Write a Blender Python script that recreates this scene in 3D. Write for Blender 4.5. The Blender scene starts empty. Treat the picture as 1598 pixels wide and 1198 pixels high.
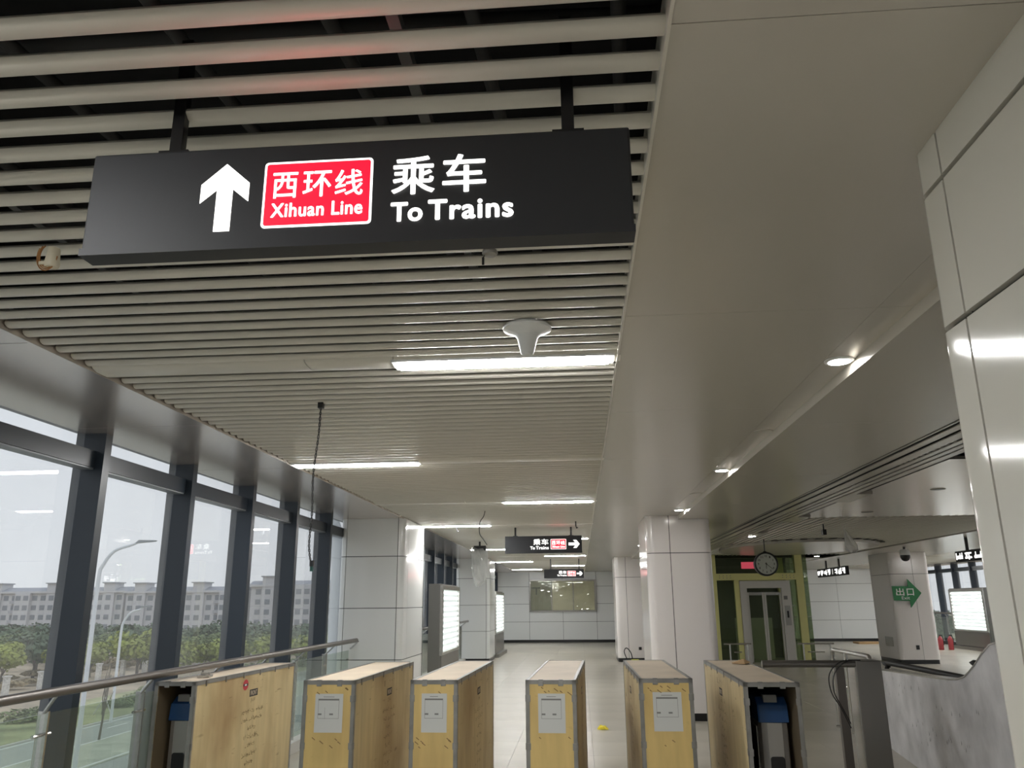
import bpy, bmesh, math, random
from mathutils import Vector, Matrix
random.seed(7)
R = math.radians
scene = bpy.context.scene
C = scene.collection

# ------------------------------------------------------------------ camera
EYE = 1.64
cam_d = bpy.data.cameras.new('camera')
cam_d.sensor_fit = 'HORIZONTAL'; cam_d.sensor_width = 36.0
cam_d.lens = 36.0 * 1238.0 / 1598.0
cam_d.clip_start = 0.05; cam_d.clip_end = 2000
cam = bpy.data.objects.new('camera', cam_d); C.objects.link(cam)
# rows: world X, Y, Z axes in camera (right, down, forward) coordinates
RW = ((0.99657746, -0.02944433, -0.07724244),
      (0.08228484, 0.26393252, 0.96102488),
      (-0.00790995, -0.96409162, 0.26545202))
m = Matrix(((RW[0][0], -RW[0][1], -RW[0][2], 0),
            (RW[1][0], -RW[1][1], -RW[1][2], 0),
            (RW[2][0], -RW[2][1], -RW[2][2], EYE),
            (0, 0, 0, 1)))
cam.matrix_world = m
scene.camera = cam

# ------------------------------------------------------------------ world, exposure
world = bpy.data.worlds.new('overcast'); scene.world = world
world.use_nodes = True
nt = world.node_tree; nt.nodes.clear()
tc = nt.nodes.new('ShaderNodeTexCoord')
sp = nt.nodes.new('ShaderNodeSeparateXYZ')
rp = nt.nodes.new('ShaderNodeValToRGB')
rp.color_ramp.elements[0].position = 0.0; rp.color_ramp.elements[0].color = (0.495, 0.50, 0.515, 1)
rp.color_ramp.elements[1].position = 0.6; rp.color_ramp.elements[1].color = (0.575, 0.60, 0.65, 1)
bg = nt.nodes.new('ShaderNodeBackground'); bg.inputs['Strength'].default_value = 1.0
wo = nt.nodes.new('ShaderNodeOutputWorld')
nt.links.new(tc.outputs['Generated'], sp.inputs[0])
nt.links.new(sp.outputs['Z'], rp.inputs[0])
nt.links.new(rp.outputs[0], bg.inputs['Color'])
nt.links.new(bg.outputs[0], wo.inputs['Surface'])
vs = scene.view_settings
scene.display_settings.display_device = 'sRGB'
vs.view_transform = 'Standard'; vs.look = 'None'; vs.gamma = 1.0; vs.use_curve_mapping = False
vs.exposure = 0.95
LAMP = 55.0      # ceiling strip lamps
SIGN = 1.1      # backlit sign faces

# ------------------------------------------------------------------ materials
MATS = {}
def pm(name, col, rough=0.5, metal=0.0, spec=0.5, noise=None, bump=None, coat=0.0):
    """principled material; noise=(scale, amount, detail[, stretch]); bump=(scale, strength)"""
    mt = bpy.data.materials.new(name); mt.use_nodes = True
    n = mt.node_tree; b = n.nodes['Principled BSDF']
    b.inputs['Base Color'].default_value = (*col, 1)
    b.inputs['Roughness'].default_value = rough
    b.inputs['Metallic'].default_value = metal
    b.inputs['Specular IOR Level'].default_value = spec
    if coat: b.inputs['Coat Weight'].default_value = coat; b.inputs['Coat Roughness'].default_value = 0.06
    if noise:
        t = n.nodes.new('ShaderNodeTexCoord'); mp = n.nodes.new('ShaderNodeMapping')
        if len(noise) > 3: mp.inputs['Scale'].default_value = noise[3]
        nz = n.nodes.new('ShaderNodeTexNoise')
        nz.inputs['Scale'].default_value = noise[0]; nz.inputs['Detail'].default_value = noise[2]
        cr = n.nodes.new('ShaderNodeValToRGB')
        a = noise[1]
        cr.color_ramp.elements[0].position = 0.3; cr.color_ramp.elements[1].position = 0.7
        cr.color_ramp.elements[0].color = (*[c * (1 - a) for c in col], 1)
        cr.color_ramp.elements[1].color = (*[min(1, c * (1 + a)) for c in col], 1)
        n.links.new(t.outputs['Object'], mp.inputs[0]); n.links.new(mp.outputs[0], nz.inputs['Vector'])
        n.links.new(nz.outputs['Fac'], cr.inputs[0]); n.links.new(cr.outputs[0], b.inputs['Base Color'])
    if bump:
        t = n.nodes.new('ShaderNodeTexCoord')
        nz = n.nodes.new('ShaderNodeTexNoise'); nz.inputs['Scale'].default_value = bump[0]
        bp = n.nodes.new('ShaderNodeBump'); bp.inputs['Strength'].default_value = bump[1]
        n.links.new(t.outputs['Object'], nz.inputs['Vector'])
        n.links.new(nz.outputs['Fac'], bp.inputs['Height']); n.links.new(bp.outputs[0], b.inputs['Normal'])
    MATS[name] = mt
    return mt
def em(name, col, strength):
    mt = bpy.data.materials.new(name); mt.use_nodes = True
    n = mt.node_tree; b = n.nodes['Principled BSDF']
    b.inputs['Base Color'].default_value = (*[min(c, .8) for c in col], 1); b.inputs['Roughness'].default_value = 0.4
    b.inputs['Emission Color'].default_value = (*col, 1); b.inputs['Emission Strength'].default_value = strength
    MATS[name] = mt; return mt
def glass(name, tint, dust=0.06, ior=1.5, dustcol=(.7, .7, .68)):
    mt = bpy.data.materials.new(name); mt.use_nodes = True
    n = mt.node_tree; n.nodes.clear()
    tr = n.nodes.new('ShaderNodeBsdfTransparent'); tr.inputs[0].default_value = (*tint, 1)
    gl = n.nodes.new('ShaderNodeBsdfGlossy'); gl.inputs['Roughness'].default_value = 0.0
    lw = n.nodes.new('ShaderNodeLayerWeight'); lw.inputs[0].default_value = 0.5
    pw = n.nodes.new('ShaderNodeMath'); pw.operation = 'POWER'; pw.inputs[1].default_value = 5.0
    fr = n.nodes.new('ShaderNodeMath'); fr.operation = 'MULTIPLY_ADD'; fr.inputs[1].default_value = .96; fr.inputs[2].default_value = .04
    n.links.new(lw.outputs['Facing'], pw.inputs[0]); n.links.new(pw.outputs[0], fr.inputs[0])
    m1 = n.nodes.new('ShaderNodeMixShader'); m2 = n.nodes.new('ShaderNodeMixShader')
    df = n.nodes.new('ShaderNodeBsdfTranslucent'); df.inputs[0].default_value = (*dustcol, 1)
    d2 = n.nodes.new('ShaderNodeBsdfDiffuse'); d2.inputs[0].default_value = (*dustcol, 1)
    md = n.nodes.new('ShaderNodeMixShader'); md.inputs[0].default_value = 0.5
    t = n.nodes.new('ShaderNodeTexCoord'); nz = n.nodes.new('ShaderNodeTexNoise'); nz.inputs['Scale'].default_value = 1.3
    nz.inputs['Detail'].default_value = 6
    mr = n.nodes.new('ShaderNodeMapRange')
    mr.inputs[1].default_value = 0.3; mr.inputs[2].default_value = 0.75
    mr.inputs[3].default_value = dust * 0.7; mr.inputs[4].default_value = dust * 1.4
    o = n.nodes.new('ShaderNodeOutputMaterial')
    n.links.new(t.outputs['Object'], nz.inputs['Vector']); n.links.new(nz.outputs['Fac'], mr.inputs[0])
    n.links.new(fr.outputs[0], m1.inputs[0]); n.links.new(tr.outputs[0], m1.inputs[1]); n.links.new(gl.outputs[0], m1.inputs[2])
    n.links.new(df.outputs[0], md.inputs[1]); n.links.new(d2.outputs[0], md.inputs[2])
    n.links.new(mr.outputs[0], m2.inputs[0]); n.links.new(m1.outputs[0], m2.inputs[1]); n.links.new(md.outputs[0], m2.inputs[2])
    n.links.new(m2.outputs[0], o.inputs[0])
    MATS[name] = mt; return mt

pm('slat_paint', (.60, .575, .51), .34, 0.0, .5)
pm('soffit', (.70, .645, .605), .22, .70, .6)
pm('panel_grey', (.52, .49, .435), .24, .15, .8)
pm('plenum', (.012, .012, .013), .9)
pm('plenum_pipe', (.05, .05, .05), .7)
pm('duct', (.16, .16, .16), .5, .4)
pm('enamel', (.72, .73, .71), .13, 0.0, .6)
pm('enamel_pink', (.78, .735, .71), .14, 0.0, .6)
pm('enamel_warm', (.60, .585, .53), .085, 0.0, .30)
pm('wall_panel', (.76, .765, .75), .22, 0.0, .5)
pm('joint_dark', (.03, .03, .03), .8)
pm('skirting', (.012, .012, .012), .35)
pm('mullion', (.020, .029, .041), .35, 0.0, .5)
pm('mullion_light', (.26, .28, .30), .4, .2)
pm('stone', (.42, .39, .325), .29, 0.0, .14, noise=(1.1, .12, 7))
pm('grout', (.26, .25, .22), .7)
def ply(name, col, stain, amount):
    mt = pm(name, col, .55, 0.0, .35)
    n = mt.node_tree; b = n.nodes['Principled BSDF']
    t = n.nodes.new('ShaderNodeTexCoord'); oi = n.nodes.new('ShaderNodeObjectInfo')
    ad = n.nodes.new('ShaderNodeVectorMath'); ad.operation = 'MULTIPLY_ADD'; ad.inputs[1].default_value = (1, 1, 1)
    ml = n.nodes.new('ShaderNodeVectorMath'); ml.operation = 'SCALE'; ml.inputs[0].default_value = (13, 7, 19)
    n.links.new(oi.outputs['Random'], ml.inputs['Scale'])
    n.links.new(t.outputs['Object'], ad.inputs[0]); n.links.new(ml.outputs[0], ad.inputs[2])
    def nz(scale, det, sc):
        mp = n.nodes.new('ShaderNodeMapping'); mp.inputs['Scale'].default_value = sc
        z = n.nodes.new('ShaderNodeTexNoise'); z.inputs['Scale'].default_value = scale; z.inputs['Detail'].default_value = det
        n.links.new(ad.outputs[0], mp.inputs[0]); n.links.new(mp.outputs[0], z.inputs['Vector']); return z
    def mix(fac, c1, c2, lo, hi, mx):
        mr = n.nodes.new('ShaderNodeMapRange'); mr.inputs[1].default_value = lo; mr.inputs[2].default_value = hi; mr.inputs[4].default_value = mx
        mi = n.nodes.new('ShaderNodeMix'); mi.data_type = 'RGBA'
        n.links.new(fac, mr.inputs[0]); n.links.new(mr.outputs[0], mi.inputs[0])
        for k, c in ((6, c1), (7, c2)):
            if isinstance(c, tuple): mi.inputs[k].default_value = (*c, 1)
            else: n.links.new(c, mi.inputs[k])
        return mi.outputs[2]
    g = mix(nz(3.0, 5, (4, 4, .5)).outputs['Fac'], col, tuple(c*.82 for c in col), .35, .7, 1.0)
    g = mix(nz(1.3, 6, (1, 1, .8)).outputs['Fac'], g, stain, .46, .72, amount)
    g = mix(nz(9.0, 4, (1, .5, 2.5)).outputs['Fac'], g, tuple(c*.5 for c in stain), .66, .78, amount*.8)
    n.links.new(g, b.inputs['Base Color'])
ply('plywood', (.61, .49, .27), (.30, .19, .085), .80)
ply('plywood_front', (.68, .50, .20), (.38, .24, .09), .55)
pm('plywood_top', (.55, .46, .35), .6, 0.0, .3, noise=(3.0, .08, 5))
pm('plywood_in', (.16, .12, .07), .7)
pm('grime', (.22, .14, .06), .8)
pm('zinc', (.27, .265, .25), .42, .5, noise=(9, .15, 3))
pm('steel', (.56, .55, .52), .24, .85, noise=(3, .08, 4, (1, 1, 12)))
pm('steel_dark', (.26, .25, .235), .32, .85)
pm('rail_bronze', (.17, .155, .14), .35, .6)
pm('steel_film', (.66, .65, .66), .36, .15, .5, noise=(3.2, .22, 9))
pm('film_flake', (.06, .06, .06), .6)
pm('paper', (.56, .57, .55), .7)
pm('ink', (.035, .033, .03), .8)
pm('ink_faded', (.16, .115, .055), .8)
pm('ink_grey', (.20, .20, .19), .8)
pm('ink_red', (.42, .03, .04), .7)
pm('blue_plastic', (.018, .06, .16), .25, 0, .5)
pm('machine_steel', (.40, .39, .37), .32, .6)
pm('black_plastic', (.012, .012, .013), .3)
pm('black_rubber', (.01, .01, .01), .5)
pm('sign_black', (.030, .031, .034), .55, 0, .3)
pm('white_plastic', (.72, .73, .73), .35)
pm('lift_yellow', (.66, .63, .27), .4)
pm('lift_steel', (.62, .60, .56), .35, .35)
pm('lift_dark', (.09, .095, .08), .4)
pm('clock_face', (.70, .71, .74), .2)
pm('exit_green', (.005, .20, .05), .35)
pm('white_print', (.85, .87, .85), .5)
pm('red_paint', (.36, .05, .06), .35)
pm('cardboard', (.42, .27, .13), .8)
pm('yellow_cloth', (.75, .62, .05), .8)
pm('hi_vis', (.75, .80, .05), .6)
pm('beige_plastic', (.55, .50, .38), .5)
pm('teal_plastic', (.01, .06, .05), .4)
pm('copper', (.35, .17, .06), .4, .5)
pm('board_cream', (.80, .74, .56), .3)
pm('board_grey', (.38, .37, .30), .3)
# outside
pm('asphalt', (.37, .38, .355), .8, noise=(.4, .10, 6))
pm('road_paint', (.72, .73, .70), .7)
pm('grass_verge', (.30, .31, .16), .9, noise=(.25, .45, 8))
pm('earth', (.42, .345, .245), .95, noise=(.18, .35, 8))
pm('median', (.45, .46, .37), .9, noise=(.5, .2, 6))
pm('kerb', (.55, .54, .50), .8)
pm('lamp_white', (.72, .74, .76), .4)
pm('concrete_white', (.62, .60, .56), .8, noise=(6, .25, 4))
pm('bark', (.12, .10, .08), .9)
pm('leaf_dark', (.115, .165, .095), .7, noise=(.35, .35, 3))
pm('leaf_lime', (.27, .31, .06), .7, noise=(.5, .30, 3))
pm('leaf_mid', (.17, .22, .08), .7, noise=(.4, .35, 3))
pm('leaf_dry', (.36, .29, .17), .8, noise=(.4, .30, 3))
pm('stucco', (.56, .56, .575), .8, noise=(.06, .05, 4))
pm('stucco_dark', (.40, .41, .43), .8)
pm('roof_tile', (.33, .34, .37), .8)
pm('far_window', (.22, .24, .27), .3)
# light-giving
em('lamp_white_light', (1.0, 1.0, .99), LAMP)
em('down_light', (1.0, .97, .93), 32.0)
em('sign_white', (1.0, .985, .93), SIGN)
em('sign_red', (1.0, .0025, .011), 2.2)
em('led_white', (.95, 1.0, .99), 1.15)
em('ad_white', (.80, 1.0, .96), .20)
em('display_red', (1.0, .12, .18), .16)
glass('window_glass', (.93, .95, .96), .10)  # dusty panes; the pale film also stands in for the haze outside
glass('rail_glass', (.88, .93, .88), .04)
glass('bag_film', (.85, .85, .84), .32, dustcol=(.8, .8, .78))
glass('lift_glass', (.78, .84, .72), .05, dustcol=(.4, .42, .3))
glass('film', (.96, .96, .94), .10, dustcol=(.75, .75, .70))
glass('case_glass', (.96, .97, .93), .02)

# ------------------------------------------------------------------ mesh helpers
WB = {}          # world base of every root
def base_of(p):
    while p is not None:
        if p.name in WB: return WB[p.name]
        p = p.parent
    return Vector((0, 0, 0))
class MB:
    def __init__(s): s.v = []; s.f = []
    def add(s, vs_, fs):
        o = len(s.v); s.v += [tuple(v) for v in vs_]; s.f += [tuple(i + o for i in f) for f in fs]; return s
    def box(s, x0, x1, y0, y1, z0, z1):
        return s.add([(x0,y0,z0),(x1,y0,z0),(x1,y1,z0),(x0,y1,z0),(x0,y0,z1),(x1,y0,z1),(x1,y1,z1),(x0,y1,z1)],
                     [(0,3,2,1),(4,5,6,7),(0,1,5,4),(1,2,6,5),(2,3,7,6),(3,0,4,7)])
    def prism(s, poly, axis, a, b):
        """poly in the plane normal to axis: x->(y,z) y->(x,z) z->(x,y)"""
        def P(u, w, t): return {'x': (t, u, w), 'y': (u, t, w), 'z': (u, w, t)}[axis]
        n = len(poly)
        fs = [tuple(range(n)), tuple(range(2*n-1, n-1, -1))]
        fs += [(i, i+n, (i+1) % n + n, (i+1) % n) for i in range(n)]
        return s.add([P(u, w, a) for u, w in poly] + [P(u, w, b) for u, w in poly], fs)
    def tube(s, pts, r, n=8, cap=True):
        pts = [Vector(p) for p in pts]
        rings = []
        up = None
        for i, p in enumerate(pts):
            if i == 0: d = pts[1] - p
            elif i == len(pts)-1: d = p - pts[i-1]
            else: d = (pts[i+1] - p).normalized() + (p - pts[i-1]).normalized()
            if d.length < 1e-9: d = Vector((0, 0, 1))
            d.normalize()
            if up is None:
                up = Vector((0, 0, 1)) if abs(d.z) < .9 else Vector((1, 0, 0))
            a = d.cross(up)
            if a.length < 1e-6: a = d.orthogonal()
            a.normalize(); b = a.cross(d).normalized(); up = b
            rr = r[i] if isinstance(r, (list, tuple)) else r
            rings.append([p + a*math.cos(2*math.pi*k/n)*rr + b*math.sin(2*math.pi*k/n)*rr for k in range(n)])
        vs_ = [q for ring in rings for q in ring]
        fs = [(i*n+k, i*n+(k+1) % n, (i+1)*n+(k+1) % n, (i+1)*n+k) for i in range(len(pts)-1) for k in range(n)]
        if cap: fs += [tuple(range(n-1, -1, -1)), tuple(range((len(pts)-1)*n, len(pts)*n))]
        return s.add(vs_, fs)
    def lathe(s, prof, c, n=24, axis='z'):
        """prof list of (r, t) along axis"""
        vs_ = []
        for r, t in prof:
            for k in range(n):
                a = 2*math.pi*k/n; u = r*math.cos(a); w = r*math.sin(a)
                vs_.append({'z': (c[0]+u, c[1]+w, c[2]+t), 'y': (c[0]+u, c[1]+t, c[2]+w), 'x': (c[0]+t, c[1]+u, c[2]+w)}[axis])
        fs = [(i*n+k, i*n+(k+1) % n, (i+1)*n+(k+1) % n, (i+1)*n+k) for i in range(len(prof)-1) for k in range(n)]
        if prof[0][0] > 1e-5: fs.append(tuple(range(n-1, -1, -1)))
        if prof[-1][0] > 1e-5: fs.append(tuple(range((len(prof)-1)*n, len(prof)*n)))
        return s.add(vs_, fs)
    def build(s, name, mat, parent=None, smooth=False, bevel=0.0, loc=None):
        me = bpy.data.meshes.new(name)
        off = Vector(loc) if loc is not None else base_of(parent)
        me.from_pydata([(v[0]-off[0], v[1]-off[1], v[2]-off[2]) for v in s.v], [], s.f)
        bm = bmesh.new(); bm.from_mesh(me)
        bmesh.ops.recalc_face_normals(bm, faces=bm.faces)
        bm.to_mesh(me); bm.free()
        me.materials.append(MATS[mat])
        o = bpy.data.objects.new(name, me); C.objects.link(o)
        if parent is not None: o.parent = parent
        elif loc is not None: o.location = loc; WB[o.name] = Vector(loc)
        if smooth:
            for p in me.polygons: p.use_smooth = True
            try: me.set_sharp_from_angle(angle=R(40))
            except Exception: pass
        if bevel:
            bv = o.modifiers.new('bevel', 'BEVEL'); bv.width = bevel; bv.segments = 2; bv.limit_method = 'ANGLE'
        return o
def tag(o, label=None, cat=None, group=None, kind=None):
    if label: o['label'] = label
    if cat: o['category'] = cat
    if group: o['group'] = group
    if kind: o['kind'] = kind
    return o
def root(name, loc, label, cat, group=None, rz=0.0, local=False):
    o = bpy.data.objects.new(name, None); C.objects.link(o)
    o.empty_display_size = 0.1
    o.location = loc; o.rotation_euler.z = rz
    WB[o.name] = Vector((0, 0, 0)) if local else Vector(loc)
    return tag(o, label, cat, group)
def struct(o): o['kind'] = 'structure'; return o
def inst(src, name, parent, loc):
    o = bpy.data.objects.new(name, src.data); C.objects.link(o); o.parent = parent; o.location = loc
    return o
def copy_tree(o, parent=None):
    c = o.copy(); C.objects.link(c); c.parent = parent
    for ch in o.children: copy_tree(ch, c)
    return c
def box(name, mat, parent, x0, x1, y0, y1, z0, z1, **k):
    return MB().box(x0, x1, y0, y1, z0, z1).build(name, mat, parent, **k)
def tube(name, mat, parent, pts, r, n=10, **k):
    return MB().tube(pts, r, n).build(name, mat, parent, smooth=True, **k)

def text_mesh(body, weight=0.0):
    cu = bpy.data.curves.new('lettering', 'FONT'); cu.body = body
    if body.isascii() and len(body) > 3: cu.space_character = 1.0 + weight*3.0
    cu.resolution_u = 4
    o = bpy.data.objects.new('lettering', cu); C.objects.link(o)
    dg = bpy.context.evaluated_depsgraph_get()
    me = bpy.data.meshes.new_from_object(o.evaluated_get(dg))
    vs_ = [tuple(v.co) for v in me.vertices]; fs = [tuple(p.vertices) for p in me.polygons]
    bpy.data.objects.remove(o); bpy.data.meshes.remove(me); bpy.data.curves.remove(cu)
    if weight:
        n = len(vs_); v2, f2 = [], []
        for k, (dx, dy) in enumerate([(0, 0)] + [(math.cos(a), math.sin(a)) for a in [math.pi/4*i for i in range(8)]]):
            v2 += [(v[0]+dx*weight, v[1]+dy*weight, k*1e-4) for v in vs_]; f2 += [tuple(i+k*n for i in f) for f in fs]
        vs_, fs = v2, f2
    return vs_, fs
def text(body, mat, parent, a0, a1, z0, z1, plane, axis='y', weight=0.0, flip=False, name='lettering'):
    """flat lettering fitted to a rectangle in a vertical plane; axis y: plane is y=const, x=const for axis x"""
    vs_, fs = text_mesh(body, weight)
    xs = [v[0] for v in vs_]; ys = [v[1] for v in vs_]
    x0, x1, y0, y1 = min(xs), max(xs), min(ys), max(ys)
    out = []
    for v in vs_:
        u = (v[0]-x0)/(x1-x0); w = (v[1]-y0)/(y1-y0)
        a = a0 + (a1-a0)*u; z = z0 + (z1-z0)*w
        out.append((a, plane-v[2], z) if axis == 'y' else (plane + (v[2] if a1 > a0 else -v[2]), a, z))
    mb = MB().add(out, fs)
    return mb.build(name, mat, parent)
def rrect(x0, x1, z0, z1, r, n=5):
    pts = []
    for cx, cz, a0 in ((x1-r, z1-r, 0), (x0+r, z1-r, 90), (x0+r, z0+r, 180), (x1-r, z0+r, 270)):
        for k in range(n+1):
            a = R(a0 + 90*k/n); pts.append((cx + r*math.cos(a), cz + r*math.sin(a)))
    return pts

ords = 'first second third fourth fifth sixth seventh eighth ninth tenth eleventh twelfth thirteenth fourteenth fifteenth sixteenth seventeenth eighteenth nineteenth twentieth'.split()
ords += ['twenty-' + o_ for o_ in ords[:9]]
# ------------------------------------------------------------------ setting
CZ = 2.89                       # ceiling level
XW, XE = -3.68, 14.1            # glass walls
YB, Y0 = 35.2, -6.0             # back wall, near end

# floor: dark grout bed with stone tiles on it
floor = struct(box('floor', 'grout', None, XW-.15, XE+.15, Y0, YB+.3, -.30, -.012))
T = 0.9
tile0 = None
def tile_at(x, y, w=T, d=T):
    global tile0
    if tile0 is None:
        tile0 = MB().box(.0015, T-.0015, .0015, T-.0015, -.012, 0.0).build('tile', 'stone', floor)
        tile0.location = (x, y, 0); return
    inst(tile0, 'tile', floor, (x, y, 0))
GX0, GX1, GY0, GY1 = -3.5, 7.3, 6.9, 26.7
nt_ = 0
ix = int(round((GX1-GX0)/T)); iy = int(round((GY1-GY0)/T))
rest = MB()
for i in range(ix):
    for j in range(iy):
        x = GX0 + i*T; y = GY0 + j*T
        # in view between the crates and ahead
        if nt_ < 290:
            tile_at(x, y); nt_ += 1
        else:
            rest.box(x+.0015, x+T-.0015, y+.0015, y+T-.0015, -.012, 0)
yy = Y0
def tiles_rect(x0, x1, y0, y1):
    x = x0
    while x < x1-1e-6:
        y = y0
        while y < y1-1e-6:
            rest.box(x+.0015, min(x+T, x1)-.0015, y+.0015, min(y+T, y1)-.0015, -.012, 0); y += T
        x += T
tiles_rect(GX0, GX1, Y0, GY0); tiles_rect(GX0, GX1, GY1, YB)
tiles_rect(GX1, XE, Y0, YB); tiles_rect(XW, GX0, Y0, YB)
o = rest.build('tile_field', 'stone', floor); o['kind'] = 'stuff'

# back wall with cladding panels
wall_back = struct(box('wall_back', 'joint_dark', None, XW-.2, XE+.2, YB+.03, YB+.25, -.05, 3.6))
rows = [(.10, .84), (.84, 1.57), (1.57, 2.29), (2.29, CZ+.02)]
x = XW
vj = [XW] + [-2.16 + 1.43*k for k in range(0, 12)]
vj = [v for v in vj if v < XE-.3] + [XE]
for a, b in zip(vj[:-1], vj[1:]):
    for z0, z1 in rows:
        box('panel', 'wall_panel', wall_back, a+.006, b-.006, YB, YB+.03, z0+.006, z1-.006)
struct(box('baseboard_back', 'skirting', None, XW, XE, YB-.012, YB+.02, 0, .11))
# unseen end wall, added behind the viewer to close the hall for lighting
wall_near_added = struct(box('wall_near_added', 'wall_panel', None, XW-.2, XE+.2, Y0-.2, Y0, -.05, 3.6))

# ---- ceiling
ceiling = struct(box('ceiling', 'plenum', None, XW-.2, XE+.2, Y0-.2, YB+.2, 3.55, 3.65))
# void services above the slats
for k, (yy, zz, r_) in enumerate(((1.05, 3.25, .05), (1.9, 3.3, .035), (2.9, 3.2, .06))):
    tube('service_pipe', 'plenum_pipe', ceiling, [(-2.7, yy, zz), (.3, yy+.1, zz)], r_)
for xx in (-2.2, -1.7, -1.2, -.75, -.35, .05):
    tube('service_pipe', 'plenum_pipe', ceiling, [(xx, .2, 3.2), (xx+.25, 4.2, 3.22)], .022)
box('carrier_rail', 'duct', ceiling, -1.95, -1.92, Y0, 34, 2.985, 3.02)
box('carrier_rail', 'duct', ceiling, -.42, -.39, Y0, 34, 2.985, 3.02)
SX0, SX1 = -2.64, .235
def slat_profile(w=.064, h=.038, n=7):
    return [(w/2*math.cos(math.pi*k/n), h/2 + h/2*math.sin(math.pi*k/n)) for k in range(2*n)]
PITCH = .125
LY0, LSTEP = 4.07, 3.10        # lamp troughs
troughs = [LY0 + LSTEP*k for k in range(-3, 11)]
slat_ys = []
for k in range(-1, len(troughs)):
    a = (troughs[k] if k >= 0 else troughs[0]-LSTEP) + .115
    n = 23
    p = (LSTEP - .23)/n
    slat_ys += [a + p*(i+.5) + .040 for i in range(n)]
slat_ys = [v for v in slat_ys if Y0+.1 < v < YB-.05]
sl0 = None; far = MB(); nsl = 0
for v in slat_ys:
    if 0.9 < v < 13.6:
        if sl0 is None:
            sl0 = MB().prism(slat_profile(), 'x', SX0+.01, SX1+.02).build('slat', 'slat_paint', ceiling, smooth=True)
            sl0.location = (0, v, CZ+.008)
        else: inst(sl0, 'slat', ceiling, (0, v, CZ+.008))
        nsl += 1
    else:
        far.prism([(u+v, w+CZ+.008) for u, w in slat_profile(n=5)], 'x', SX0+.01, SX1+.02)
o = far.build('slat_field', 'slat_paint', ceiling, smooth=True); o['kind'] = 'stuff'
# trough covers
tp = [(-.105, .07), (-.105, .02), (-.09, .004), (-.05, -.006), (.05, -.006), (.09, .004), (.105, .02), (.105, .07)]
for i, ty in enumerate(troughs):
    if not Y0 < ty < YB-.1: continue
    segs = [SX0+.005, -1.44, -.955, SX1+.02]
    for a, b in zip(segs[:-1], segs[1:]):
        MB().prism([(u+ty, w+CZ+.004) for u, w in tp], 'x', a+.002, b-.002).build('cover_panel', 'slat_paint', ceiling, smooth=True)
# left soffit panels (glossy, horizontal) up to the glass
yj = Y0
while yj < YB:
    y1 = min(yj+1.9, YB)
    box('soffit_panel', 'soffit', ceiling, XW, SX0, yj+.003, y1-.003, CZ, CZ+.03)
    yj = y1
box('edge_trim', 'soffit', ceiling, SX0-.012, SX0+.003, Y0, YB, CZ-.008, CZ+.10)
# right-hand flat panels
def panel_run(x0, x1, z, first, step, mat='panel_grey', y0=Y0, y1=YB, thick=.03):
    ys = [y0]; v = first
    while v > y0 + step: v -= step
    while v < y1:
        if v > y0 + .05: ys.append(v)
        v += step
    ys.append(y1)
    for a, b in zip(ys[:-1], ys[1:]):
        box('ceiling_panel', mat, ceiling, x0, x1, a+.0012, b-.0012, z, z+thick)
panel_run(SX1, 1.355, CZ, 1.53, 1.9)
panel_run(1.3565, 1.515, CZ, 1.53, 1.9)
box('edge_trim', 'slat_paint', ceiling, SX1-.003, SX1+.006, Y0, YB, CZ-.012, CZ+.10)
box('step_fascia', 'panel_grey', ceiling, 1.515, 1.53, Y0, YB, CZ-.06, CZ+.03)
panel_run(1.53, 2.63, CZ-.06, 3.2, 2.4)
# linear grille beside it
GZ = CZ-.06
for a, b in ((2.645, 2.665), (2.71, 2.79), (2.84, 2.95), (2.99, 3.05), (3.08, 3.14), (3.17, 3.25)):
    box('grille_bar', 'panel_grey', ceiling, a, b, Y0, 24.0, GZ-.004, GZ+.004)
box('grille_back', 'plenum', ceiling, 2.63, 3.46, Y0, 24.0, GZ+.28, GZ+.30)
yy = 6.4
while yy < 16:
    for k in range(10):
        box('grille_fin', 'panel_grey', ceiling, 2.952, 2.988, yy+k*.12, yy+k*.12+.03, GZ, GZ+.03)
    yy += 2.4
for a, b in ((7.2, 9.6), (10.0, 12.2), (13.4, 15.0), (15.6, 18.4)):
    box('slot_panel', 'panel_grey', ceiling, 3.26, 3.45, b, b+.8, GZ, GZ+.04)
# middle bay: gloss panels across, then slats running lengthways
YM = 12.95
panel_run(3.46, 7.5, CZ, 9.9, 3.05, 'soffit', 7.6, YM)
panel_run(3.46, 7.5, CZ, 3.0, 3.0, 'panel_grey', Y0, 6.6)
m0 = None
v = 3.50
while v < 7.5:
    if m0 is None:
        m0 = MB().prism(slat_profile(n=5), 'y', YM+.01, 23.6).build('slat', 'slat_paint', ceiling, smooth=True); m0.location = (v, 0, CZ-.01)
    else: inst(m0, 'slat', ceiling, (v, 0, CZ-.01))
    v += PITCH
panel_run(3.46, 7.5, CZ, 26, 2.5, 'panel_grey', 25.8, YB)
box('void_lining', 'duct', ceiling, 4.3, 5.6, 6.65, 7.5, CZ+.03, CZ+.2)
# oval soft ceiling in front of the lift
el = []
for k in range(40):
    a = 2*math.pi*k/40; el.append((5.2 + 1.75*math.cos(a), 20.0 + 2.6*math.sin(a)))
MB().prism(el, 'z', CZ-.07, CZ-.012).build('oval_panel', 'panel_grey', ceiling)
for k in range(26, 37):
    a = 2*math.pi*(k+.1)/40; a2 = 2*math.pi*(k+.55)/40
    P = lambda t, s: (5.2 + 1.75*s*math.cos(t), 20.0 + 2.6*s*math.sin(t))
    MB().prism([P(a, 1.015), P(a2, 1.015), P(a2, 1.07), P(a, 1.07)], 'z', CZ-.022, CZ-.014).build('slot', 'plenum', ceiling)
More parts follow.
